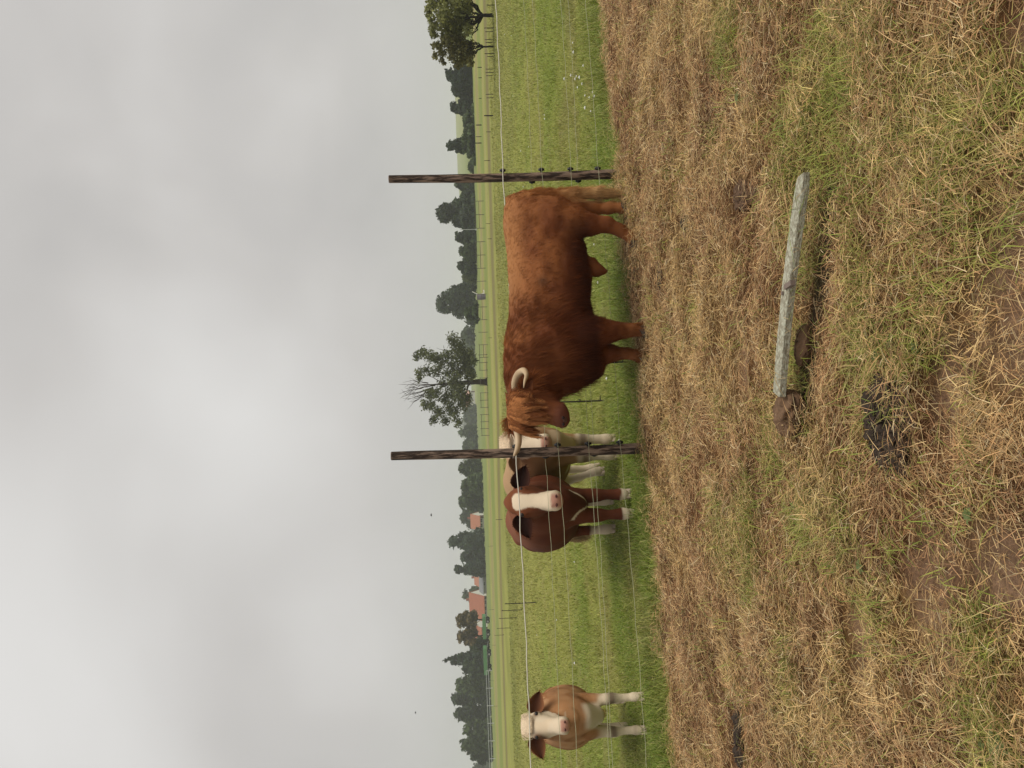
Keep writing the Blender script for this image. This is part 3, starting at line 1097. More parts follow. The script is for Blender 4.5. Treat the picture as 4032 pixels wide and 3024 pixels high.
def cattle(name, label, loc, theta, s, head, tint_fn, legs=None, ear_cols=None, neck_r=.17, hoof_m=None, tuft=None, nose=True, belly=1.0, fur_len=.011, tagc=None, tailc=None, ear_dirs=None, ear_size=(.2, .125), n_fur=22000, horns=False, tail_side=0.12):
    """local frame: x lateral, y forward, z up, feet on z = 0. theta: heading, 0 = straight at the camera"""
    rz = math.pi + theta
    root = empty(name, loc, rz)
    tag(root, label, 'cow')
    legs = legs or {}
    hp, yaw, pit, roll, hs = head['poll'], head['yaw'], head['pitch'], head.get('roll', 0), head.get('s', 1.0)
    A = np.array([0, math.cos(pit), -math.sin(pit)])
    T = np.array([0, math.sin(pit), math.cos(pit)])
    S = np.array([1.0, 0, 0])
    cr_, sr = math.cos(roll), math.sin(roll)
    A, T, S = A * cr_ + S * sr, T, S * cr_ - A * sr
    cy, sy = math.cos(yaw), math.sin(yaw)
    RM = np.array([[cy, -sy, 0], [sy, cy, 0], [0, 0, 1]])
    A, T, S = RM @ A, RM @ T, RM @ S
    O = np.array(hp, float)
    B = Body((-.52, -1.15, -.02), (.52, 1.45, 1.5), .0165)
    st = [(-1.0, 0, .98, .07, .08), (-.95, 0, .96, .15, .18), (-.85, 0, .92, .22, .25), (-.65, 0, .87, .27, .315), (-.3, 0, .815, .325 * belly, .345), (0, 0, .80, .335 * belly, .355), (.25, 0, .82, .30 * belly, .345),
          (.45, 0, .845, .25, .33), (.60, 0, .85, .205, .27), (.72, 0, .86, .15, .20), (.80, 0, .88, .08, .10)]
    B.loft((0, 0, 0), (0, 1, 0), (1, 0, 0), (0, 0, 1), st, k=.07)
    feet = []
    for side, sg in (('l', -1), ('r', 1)):
        for fh in ('f', 'h'):
            pts = legs.get(fh + side) or [(sg * a, b, c, r) for (a, b, c, r) in LEG0[fh + 'l']]
            B.chain([(np.array(q[:3]), q[3]) for q in pts], k=.028)
            feet.append(np.array(pts[-1][:3]))
    B.cap((0, .64, .68), (0, .56, .54), .13, .09, k=.08)
    for sg in (-1, 1):
        B.ell((sg * .20, -.60, 1.04), (.07, .10, .06), k=.06)
        B.ell((sg * .205, .30, .93), (.07, .11, .20), k=.06)
    hb = O + (A * .13 - T * .135) * hs
    B.cap((0, .42, .93), hb, .235, neck_r * .86, k=.08)
    B.cap((0, .60, .74), O + (A * .22 - T * .17) * hs, .12, .06, k=.09)
    add_head(B, O, A, S, T, hs, wide=1.16)
    B.rough(.004, 9, 5)
    v, f = B.mesh()

    def hc(p):
        q = p - O
        return q @ A / hs, q @ S / hs, q @ T / hs
    tf = lambda p: tint_fn(p, *hc(p))
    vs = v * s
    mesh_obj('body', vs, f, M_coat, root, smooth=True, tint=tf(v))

    def flow(p):
        q = p / s
        t_, s_, n_ = hc(q)
        fl = np.array([[0, -.7, -.7]]) * np.ones((len(p), 1))
        hd = ((t_ > -.1) & (t_ < .56) & (np.abs(s_) < .2) & (np.abs(n_) < .25))[:, None]
        return np.where(hd, A[None], fl)

    def length(p):
        t_, s_, n_ = hc(p / s)
        return np.where((t_ > .40) & (t_ < .56) & (np.abs(s_) < .13) & (np.abs(n_) < .2), .003, fur_len)
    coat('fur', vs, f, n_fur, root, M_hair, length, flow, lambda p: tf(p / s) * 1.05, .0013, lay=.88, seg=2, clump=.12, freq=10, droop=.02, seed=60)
    co, ci = ear_cols
    ed = ear_dirs or ((-1, .02), (1, .02))
    for (e, up) in ed:
        out = S * e * .95 - A * up - T * .18
        eb = O + (A * .055 + S * e * .118 - T * .045) * hs
        ear_mesh(eb * s, out, T * .8 + A * .5, ear_size[0] * s * hs, ear_size[1] * s * hs, root, co, ci)
        if tagc and e in tagc:
            tg = MB()
            M3 = np.stack([nrm(np.cross(out, T)), nrm(out), nrm(T)])
            tg.box((eb + out * .07 + (T * .012 + A * .02)) * s, (.026 * s, .045 * s, .006), M=M3)
            tg.build('ear_tag', M_tag_y, root)
    eyes(O * s, A * s, S * s * 1.07, T * s * 1.3, hs, root)
    if nose:
        for e in (-1, 1):
            MB().ball((O + (A * .494 + S * e * .040 + T * .010) * hs) * s, (.017 * hs * s, .011 * hs * s, .012 * hs * s), 8, 6, M=np.stack([S, A, T])).build('nostril', mat_nostril, root, smooth=True)
    for p in feet:
        hoof_mesh(np.array([p[0], p[1] + .0, 0]) * s, (0, 1), s * 1.0, hoof_m or M_hoof_pale, root)
    # tail with a tuft
    tx = tail_side
    tp = [(tx * .0, -.97, 1.08), (tx * .4, -1.06, 1.0), (tx, -1.08, .8), (tx * 1.1, -1.06, .6), (tx * 1.1, -1.04, .45)]
    tm = MB()
    tm.tube(np.array(tp) * s, np.array([.035, .026, .02, .018, .02]) * s, 8)
    tl = tm.build('tail', M_coat, root, smooth=True)
    c0 = tf(np.array([[0, -.8, 1.1]]))[0]
    a_ = tl.data.color_attributes.new('tint', 'FLOAT_COLOR', 'POINT')
    a_.data.foreach_set('color', np.tile(np.array([*c0, 1], np.float32), len(tl.data.vertices)))
    n = 500
    t0 = np.array(tp[-1]) + rng.normal(size=(n, 3)) * .012 + np.array([0, 0, 1]) * rng.uniform(0, .16, (n, 1))
    pos = np.stack([t0 + np.array([0, 0, -1]) * (.24 * u) + rng.normal(size=(n, 3)) * .03 * u for u in np.linspace(0, 1, 5)], 1) * s
    hair_obj('tail_tuft', pos, np.array([1, 1, .9, .7, .3]) * .002, np.clip((C3(*tailc) if tailc else c0) * (.7 + .6 * rng.random((n, 1))), 0, 1), M_hair, root)
    if tuft:
        n = 2600
        t0 = rng.uniform(-.10, .045, n)
        s0 = rng.normal(size=n) * .034
        n0 = np.interp(t0, [-.12, -.05, 0, .07], [-.03, .04, .062, .07])
        b0 = O + (A * t0[:, None] + S * s0[:, None] + T * n0[:, None]) * hs
        ph = rng.random(n) * 6.28
        pos = []
        for u in np.linspace(0, 1, 6):
            pos.append(b0 + (A * (.075 * u + .01 * np.sin(ph + 7 * u))[:, None] + S * ((.25 * u * s0) + .012 * u * np.cos(ph + 8 * u))[:, None] + T * (.035 * math.sin(math.pi * u * .8))) * hs)
        hair_obj('head_tuft', np.stack(pos, 1) * s, np.array([1, 1, 1, .9, .7, .3]) * .0019, np.clip(C3(*tuft) * (.75 + .45 * rng.random((n, 1))), 0, 1), M_hair, root)
    return root


mat_nostril = mat('nostril', (.10, .03, .025), rough=.4)
CREAM, PINK = C3(.70, .58, .42), C3(.56, .30, .22)


def n3(p, f, seed):
    return noise3(p[:, 0] * f, p[:, 1] * f, p[:, 2] * f, seed)[:, None]


def muzzle(c, t_, s_, n_, rim, pink):
    t_, s_, n_ = t_[:, None], s_[:, None], n_[:, None]
    inh = (t_ > .30) & (t_ < .56) & (np.abs(s_) < .13) & (n_ > -.2) & (n_ < .12)
    c = np.where(inh, lerp(c, rim, sstep(.36, .40, t_)), c)
    return np.where(inh, lerp(c, pink, sstep(.437, .452, t_ + .10 * s_ ** 2 / .01 * .06) * (1 - sstep(.05, .075, np.abs(s_)))), c)


def build_cattle():
    # young cream-faced one at the far left
    def t_young(p, t_, s_, n_):
        n = n3(p, 7, 3)
        z, y = p[:, 2:3], p[:, 1:2]
        x = np.abs(p[:, 0:1])
        c = lerp(C3(.26, .112, .042), C3(.42, .215, .095), sstep(.3, .7, n))
        c = lerp(c, C3(.50, .30, .16), sstep(.45, .6, np.abs(np.sin(p[:, 2:3] * 16 + n * 5))) * .25 * (y > .2))
        leg = 1 - sstep(.50, .60, z + (n - .5) * .2 + x * .25)
        c = lerp(c, CREAM * .95, leg)
        chest = sstep(.42, .5, y) * (1 - sstep(.66, .72, z + (n - .5) * .1)) * (1 - sstep(.10, .15, x))
        c = lerp(c, CREAM * .9, chest)
        knee = np.exp(-((z - .355) / .042) ** 2) * (y > .44) * (x > .06)
        c = lerp(c, C3(.14, .095, .06), np.clip(knee * 1.2, 0, 1) * .85)
        fet = np.exp(-((z - .12) / .03) ** 2) * (y > .3) * (n > .45)
        c = lerp(c, C3(.28, .21, .14), fet * .5)
        hd = ((t_ > -.13) & (t_ < .56) & (np.abs(s_) < .17) & (n_ > -.13))[:, None]
        fc = lerp(CREAM, C3(.72, .55, .36), sstep(.5, .7, n3(p, 16, 8)) * .4)
        ep = np.exp(-(((t_ - .155) / .055) ** 2 + ((s_ - .125) / .045) ** 2))[:, None]
        ep2 = np.exp(-(((t_ - .135) / .026) ** 2 + ((s_ + .125) / .035) ** 2))[:, None]
        fc = lerp(fc, C3(.17, .09, .05), np.clip((ep + ep2) * 1.3, 0, 1))
        c = np.where(hd, fc, c)
        c = np.where(((t_ > -.05) & (t_ < .56) & (n_ <= -.13) & (np.abs(s_) < .2))[:, None] & (y > .9), C3(.46, .34, .22), c)
        return muzzle(c, t_, s_, n_, CREAM, PINK)
    th, sc = R_(23), .90
    o, lp = frame(2806, 2541, 7.45, th, sc)
    q1, q2 = lp(2741, 2537, 7.47), lp(2873, 2545, 7.42)
    def yleg(q):
        return [(q[0] * .75, .42, .84, .12), (q[0] * .9, .44, .64, .085), (q[0] * .97, q[1], .40, .056), (q[0], q[1], .34, .050), (q[0] * .98, q[1] - .01, .19, .035), (q[0], q[1], .105, .045), (q[0], q[1] + .015, .06, .043)]
    cattle('young_cow', 'small tan young cow with cream face and legs, alone behind the wires', o, th, sc,
           dict(poll=(.05, .75, 1.285), yaw=R_(0), pitch=R_(54), roll=R_(3), s=.91), t_young, legs=dict(fl=yleg(q1), fr=yleg(q2)),
           ear_cols=(C3(.21, .085, .035), C3(.075, .028, .014)), neck_r=.15, tuft=(.66, .53, .37), ear_dirs=((-1, -.06), (1, -.16)), ear_size=(.245, .18), belly=1.03, n_fur=24000, tail_side=.0)

    # red brown one with the white blaze
    def t_blaze(p, t_, s_, n_):
        n = n3(p, 8, 13)
        z, y, x = p[:, 2:3], p[:, 1:2], np.abs(p[:, 0:1])
        c = lerp(C3(.080, .022, .010), C3(.135, .039, .017), n)
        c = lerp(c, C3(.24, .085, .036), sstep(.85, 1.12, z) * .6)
        v_ = np.abs(z - (.455 + x * .95 + (n - .5) * .09))
        c = lerp(c, CREAM * .9, (1 - sstep(.006, .020, v_ - (n - .4) * .02)) * (y > .46) * (x < .145))
        sock = (1 - sstep(.25, .28, z + (n - .5) * .05)) * (y < 0)
        c = lerp(c, CREAM * .8, sock)
        ff = (1 - sstep(.09, .11, z + (n - .5) * .03)) * (y > 0)
        c = lerp(c, CREAM * .9, ff)
        t2, s2 = t_[:, None], s_[:, None]
        hd = (t2 > -.13) & (t2 < .56) & (np.abs(s2) < .2) & (n_[:, None] > -.12)
        w = np.interp(t_, [.045, .06, .09, .14, .22, .30, .36, .42, .5], [.0, .060, .078, .072, .055, .064, .10, .2, .2])[:, None]
        bl = 1 - sstep(-.006, .008, np.abs(s2 + .006) - w + (n - .5) * .02)
        c = np.where(hd & (t2 > .05), lerp(c, CREAM * 1.08, bl), c)
        return muzzle(c, t_, s_, n_, CREAM * 1.06, PINK * .95)
    th, sc = R_(16), 1.05
    o, loc_pt = frame(1983, 2487, 7.68, th, sc)
    f1, f2 = loc_pt(1944, 2482, 7.74), loc_pt(2022, 2492, 7.64)
    h1, h2 = loc_pt(1968, 2437, 8.75), loc_pt(2082, 2424, 8.72)
    def fleg(q):
        return [(q[0] * .8, .42, .84, .14), (q[0] * .9, q[1] * .4 + .26, .64, .105), (q[0], q[1], .40, .066), (q[0], q[1], .33, .058), (q[0], q[1], .18, .043), (q[0], q[1], .105, .052), (q[0], q[1] + .01, .06, .05)]
    def hleg(q):
        return [(np.sign(q[0]) * .15, -.70, .86, .19), (q[0], q[1] + .14, .66, .13), (q[0], q[1] - .02, .48, .075), (q[0], q[1] - .06, .42, .058), (q[0], q[1] - .04, .28, .047), (q[0], q[1] - .02, .15, .043), (q[0], q[1], .10, .05), (q[0], q[1] + .01, .06, .048)]
    cattle('blaze_cow', 'dark red brown cow with white blaze down its face, facing the fence', o, th, sc,
           dict(poll=(-.01, .86, 1.175), yaw=R_(-6), pitch=R_(55), roll=R_(1), s=.95), t_blaze, legs=dict(fl=fleg(f1), fr=fleg(f2), hl=hleg(h1), hr=hleg(h2)),
           ear_cols=(C3(.055, .018, .010), C3(.025, .010, .007)), neck_r=.17, ear_dirs=((-1, -.12), (1, -.22)), ear_size=(.235, .17), belly=1.15, n_fur=24000, tailc=(.50, .36, .20), tail_side=.16)

    # tan one with white head, half behind the post
    def t_tan(p, t_, s_, n_):
        n = n3(p, 6, 23)
        z, y, x = p[:, 2:3], p[:, 1:2], np.abs(p[:, 0:1])
        c = lerp(C3(.30, .16, .075), C3(.40, .24, .12), n)
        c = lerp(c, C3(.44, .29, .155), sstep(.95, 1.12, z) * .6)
        leg = 1 - sstep(.42, .50, z + (n - .5) * .16)
        c = lerp(c, CREAM * .88, leg)
        dew = sstep(.45, .55, y) * (1 - sstep(.70, .78, z + (n - .5) * .08)) * (x < .11)
        c = lerp(c, C3(.52, .38, .24), dew)
        knee = np.exp(-((z - .35) / .04) ** 2) * (y > .3)
        c = lerp(c, C3(.15, .10, .065), np.clip(knee * 1.2, 0, 1) * .8)
        hd = ((t_ > -.14) & (t_ < .56) & (np.abs(s_) < .2) & (n_ > -.13))[:, None]
        c = np.where(hd, lerp(CREAM, C3(.72, .56, .38), n * .4), c)
        return muzzle(c, t_, s_, n_, CREAM * 1.05, PINK)
    th, sc = R_(24), 1.04
    o, loc_pt = frame(1757, 2430, 8.44, th, sc)
    f1, f2 = loc_pt(1727, 2422, 8.5), loc_pt(1790, 2438, 8.36)
    h2 = loc_pt(1856, 2381, 9.3)
    hl2 = [(.15, -.70, .86, .19), (h2[0] + .03, h2[1] + .0, .66, .12), (h2[0] + .04, h2[1] - .15, .47, .07), (h2[0] + .03, h2[1] - .18, .40, .052), (h2[0] + .02, h2[1] - .12, .28, .043), (h2[0], h2[1] - .04, .15, .04), (h2[0], h2[1], .10, .045), (h2[0], h2[1] + .01, .06, .043)]
    cattle('tan_cow', 'tan cow with white face peering between the bull and the left fence post', o, th, sc,
           dict(poll=(.045, .74, 1.175), yaw=R_(-18), pitch=R_(54), roll=R_(-1), s=.95), t_tan, legs=dict(fl=fleg(f1), fr=fleg(f2), hr=hl2),
           ear_cols=(C3(.24, .13, .06), C3(.13, .07, .035)), neck_r=.16, tuft=(.66, .52, .36), ear_dirs=((-1, .05), (1, .06)), ear_size=(.22, .13), n_fur=20000, tail_side=-.1)


build_bull()
build_cattle()

# ------------------------------------------------------------------ the electric fence: posts, insulators, wires
M_post = mat('weathered post', (.045, .032, .025), rough=.9, spec=.15, vary=(9, (.27, .195, .145), .47, .57, (3, 3, .45)), grain=(60, .35, (3, 3, .3)), bump=(26, .8, .02, (3, 3, .3)))
M_ptop = mat('post end grain', (.20, .15, .115), rough=.9, grain=(30, .4), bump=(30, .5, .01))
M_black = mat('black plastic', (.012, .012, .013), rough=.45)
M_rope = mat('white fence rope', (.62, .60, .50), rough=.7, grain=(200, .35))
M_wire = mat('pale fence wire', (.42, .43, .27), rough=.6, grain=(160, .4))

WPX = [(1979, 2029), (2095, 2148), (2131, 2194), (2245, 2314), (2278, 2341), (2352, 2438)]
FRONT = [True, False, True, True, False, True]
HZ = [(at(a, 685, P1[1])[2], at(b, 1757, P2[1])[2]) for a, b in WPX]


def fence_post(p, h, label, seed, zs):
    root = empty('fence_post', (p[0], p[1], 0))
    tag(root, label, 'fence post', 'tall timber posts of the electric fence')
    rr = np.random.default_rng(seed)
    n, m = 18, 44
    z = np.linspace(-.25, h, m)
    th = np.arange(n) * 2 * math.pi / n
    V = []
    for i, zz in enumerate(z):
        r = .049 - .010 * max(0, zz) / h
        rad = r * (1 + .10 * (noise3(np.cos(th) * 1.6 + seed, np.sin(th) * 1.6, zz * 1.2, seed) - .5) + .12 * (noise3(np.cos(th) * 4 + seed, np.sin(th) * 4, zz * 2.0, seed + 1) - .5))
        cx = .012 * math.sin(zz * 1.4 + seed)
        for j in range(n):
            V.append((rad[j] * math.cos(th[j]) + cx, rad[j] * math.sin(th[j]), zz))
    F = [(i * n + j, i * n + (j + 1) % n, (i + 1) * n + (j + 1) % n, (i + 1) * n + j) for i in range(m - 1) for j in range(n)]
    F.append(tuple(range(n - 1, -1, -1)))
    mesh_obj('post', np.array(V), F, M_post, root, smooth=True)
    top = np.array(V)[-n:]
    mesh_obj('end_grain', np.vstack([top * np.array([.99, .99, 1]), top * np.array([.9, .9, 1]) + np.array([0, 0, .006])]), [(j, (j + 1) % n, n + (j + 1) % n, n + j) for j in range(n)] + [tuple(n + j for j in range(n))], M_ptop, root)
    for zz, fr in zip(zs, FRONT):
        b = MB()
        sg = -1 if fr else 1
        dirn = np.array([-FD[0], -FD[1]]) * .044 + FN * sg * .044 if fr else np.array([FD[0], FD[1]]) * .044 + FN * sg * .042
        c = np.array([dirn[0], dirn[1], zz])
        b.tube([np.array([dirn[0] * .55, dirn[1] * .55, zz]), c], [.011, .011], 8)
        b.ball(c, (.021, .021, .026), 10, 8)
        b.tube([c + np.array([0, 0, -.03]), c + np.array([0, 0, .03])], [.012, .012], 8)
        b.build('insulator', M_black, root, smooth=True)
    return root


PH = at(1533, 708, P1[1])[2]
spots = [(-1, 'tall dark fence post beyond the hedge side edge of view'), (0, ''), (1, ''), (2, '')]
for k in (-1, 0, 1, 2):
    t = k
    p = np.array([P1[0] + FD[0] * SPAN * t, P1[1] + FD[1] * SPAN * t, 0])
    zs = [a + (b - a) * t for a, b in HZ]
    lab = {-1: 'next timber post along the fence, past the bull\'s rear end', 0: 'tall weathered fence post just behind the bull\'s tail', 1: 'tall weathered fence post beside the bull\'s horn tip',
           2: 'next timber post along the fence, past the lone young cow'}[k]
    fence_post(p, PH - (.0 if k != 1 else .01), lab, 3 + k, zs)

wl = ['thick white electric rope, topmost line of the fence', 'thin fence wire behind the posts, second line from the top', 'thin fence wire, third line from the top',
      'thin fence wire at mid height, fourth line from the top', 'thin fence wire behind the posts, second lowest line', 'lowest thin fence wire, just above the grass']
for (a, b), fr, lab, i in zip(HZ, FRONT, wl, range(6)):
    pts = []
    for t in np.linspace(-2.0, 3.0, 121):
        fr_t = t - math.floor(t)
        sag = -.012 * 4 * fr_t * (1 - fr_t)
        wig = .0035 * math.sin(t * 31 + i * 2) + .002 * math.sin(t * 67 + i)
        o = FN * (-.064 if fr else .064)
        pts.append((P1[0] + FD[0] * SPAN * t + o[0], P1[1] + FD[1] * SPAN * t + o[1], a + (b - a) * t + sag + wig))
    m = MB()
    m.tube(pts, .0052 if i == 0 else .0020, 6)
    tag(m.build('fence_wire', M_rope if i == 0 else M_wire, smooth=True), lab, 'wire', 'lines of the electric fence')

# ------------------------------------------------------------------ trees
def leaf_cloud(centers, radii, weights, n, size, rs, flat=.75):
    """n leaf sprays spread through a set of lobes; returns verts, faces, lobe index and height factor"""
    w = np.asarray(weights, float)
    li = rs.choice(len(centers), n, p=w / w.sum())
    d = nrm(rs.normal(size=(n, 3)))
    rad = rs.random(n) ** .5 * (.72 + .5 * rs.random(n))
    p = centers[li] + d * rad[:, None] * radii[li]
    nn = nrm(d * .8 + rs.normal(size=(n, 3)) * .7 + np.array([0, 0, .3]))
    a = nrm(np.cross(nn, rs.normal(size=(n, 3))))
    b = np.cross(nn, a)
    sz = size * (.55 + .9 * rs.random(n))[:, None]
    asp = (.45 + .4 * rs.random(n))[:, None]
    v = np.stack([p - a * sz, p - b * sz * asp + nn * sz * .15, p + a * sz, p + b * sz * asp + nn * sz * .15], 1)
    f = np.arange(n * 4).reshape(n, 4)
    return v.reshape(-1, 3), f, li, p


M_leaf = mat('leaves', attr='tint', rough=.6, spec=.25, trans=.25)
M_bark = mat('bark', (.055, .042, .034), rough=.95, spec=.1, grain=(9, .4, (1, 1, .3)), bump=(12, .6, .03, (1, 1, .3)))
M_bark_dark = mat('dark bark', (.022, .018, .015), rough=.95, spec=.1, grain=(9, .4, (1, 1, .3)))


def crown_obj(root, centers, radii, n, size, col, rs, vary=.5, weights=None, origin=None):
    radii = np.asarray(radii, float)
    if radii.ndim == 1:
        radii = np.repeat(radii[:, None], 3, 1)
    w = weights if weights is not None else radii.prod(1) ** .66
    v, f, li, p = leaf_cloud(np.asarray(centers, float), radii, w, n, size, rs)
    lobe = .75 + .5 * rs.random(len(centers))
    sh = noise3(p[:, 0] / size / 5, p[:, 1] / size / 5, p[:, 2] / size / 5, 3)
    c = np.asarray(col)[None] * (lobe[li] * (1 - vary / 2 + vary * rs.random(n)) * (.6 + .8 * sh))[:, None]
    c = c * lerp(C3(1, 1, 1), C3(1.25, 1.12, .8), rs.random((n, 1)) * .6)
    o = np.array(origin if origin is not None else root.location)
    return mesh_obj('crown', v - o, f, M_leaf, root, tint=np.repeat(c, 4, 0))


def far_tree(yc, hw, vtop, vbase, D, col, label, kind='broad', n=1500, name='broadleaf_tree', seed=None):
    rs = np.random.default_rng(seed if seed is not None else int(yc * 7 + vtop))
    bp = at(vbase, yc, D)
    tp = at(vtop, yc, D)
    H = tp[2] - bp[2]
    hwm = hw * D / FPX
    root = empty(name, bp)
    tag(root, label, 'shrub' if kind == 'shrub' else 'tree', 'trees and shrubs along the far edge of the fields')
    cs, rr = [], []
    trunk_h = {'broad': .05, 'shrub': .0, 'spruce': .03, 'loose': .04, 'bare': .22}[kind] * H
    if kind == 'spruce':
        k = 15
        for i in range(k):
            u = i / (k - 1)
            w = hwm * (1 - u) ** .9 * (1.0 + .25 * rs.random()) + .03 * hwm
            for j in range(5 if u < .8 else 2):
                an = rs.random() * 6.28
                q = w * .62
                cs.append(bp + np.array([math.cos(an) * q, math.sin(an) * q, trunk_h + (H - trunk_h) * u - .10 * w]))
                rr.append((w * .42, w * .42, H * .028 + .02))
    else:
        k = {'broad': 26, 'shrub': 14, 'loose': 24, 'bare': 20}[kind]
        ch = (H - trunk_h) / 2
        for i in range(k):
            d = nrm(rs.normal(size=3))
            q = rs.random() ** .5 * .72
            narrow = 1.0 if kind != 'loose' else (1.1 - .75 * max(0, d[2] * q + .3))
            c = bp + np.array([d[0] * q * hwm * narrow, d[1] * q * hwm * narrow, trunk_h + ch + d[2] * q * ch * 1.02])
            g = (.17 + .27 * rs.random()) * (1 - .25 * max(0, d[2])) * (.72 if kind == 'bare' else 1)
            cs.append(c)
            rr.append((hwm * g, hwm * g, ch * g * .95))
        cs.append(bp + np.array([0, 0, H - ch * .30]))
        rr.append((hwm * .5, hwm * .5, ch * .3))
        if kind in ('broad', 'loose'):
            cs.append(bp + np.array([0, 0, trunk_h + ch * .7]))
            rr.append((hwm * .7, hwm * .7, ch * .6))
        if kind in ('broad', 'loose', 'shrub'):
            for e in (-.75, -.4, 0, .4, .75):
                cs.append(bp + np.array([e * hwm * (1 + .2 * rs.normal()), rs.normal() * .2 * hwm, H * (.10 + .05 * rs.random())]))
                rr.append((hwm * .36, hwm * .36, H * .15))
    size = max(.0024 * D, .10 * min(hwm, H) * .32)
    crown_obj(root, np.array(cs), np.array(rr), int(n * 2.2), size, col, rs, vary=.6)
    if kind != 'shrub':
        tb = MB()
        o = np.zeros(3)
        lean = rs.normal() * .03 * H
        r0 = .022 * H + .05
        tb.tube([o + np.array([0, 0, -.3]), (lean * .3, 0, trunk_h), (lean, 0, trunk_h + (H - trunk_h) * .45), (lean, 0, H * .9)], [r0, r0 * .8, r0 * .45, r0 * .1], 7)
        for i in range(6):
            d = np.array([rs.normal(), rs.normal(), 0])
            d = nrm(d)
            z0 = trunk_h * (1 + .8 * rs.random())
            tb.tube([(lean * .4, 0, z0), np.array([d[0] * hwm * .3, d[1] * hwm * .3, z0 + H * .12]), np.array([d[0] * hwm * .65, d[1] * hwm * .65, z0 + H * .25])], [r0 * .45, r0 * .3, r0 * .08], 5)
        tb.build('trunk', M_bark_dark, root, smooth=True)
    return root


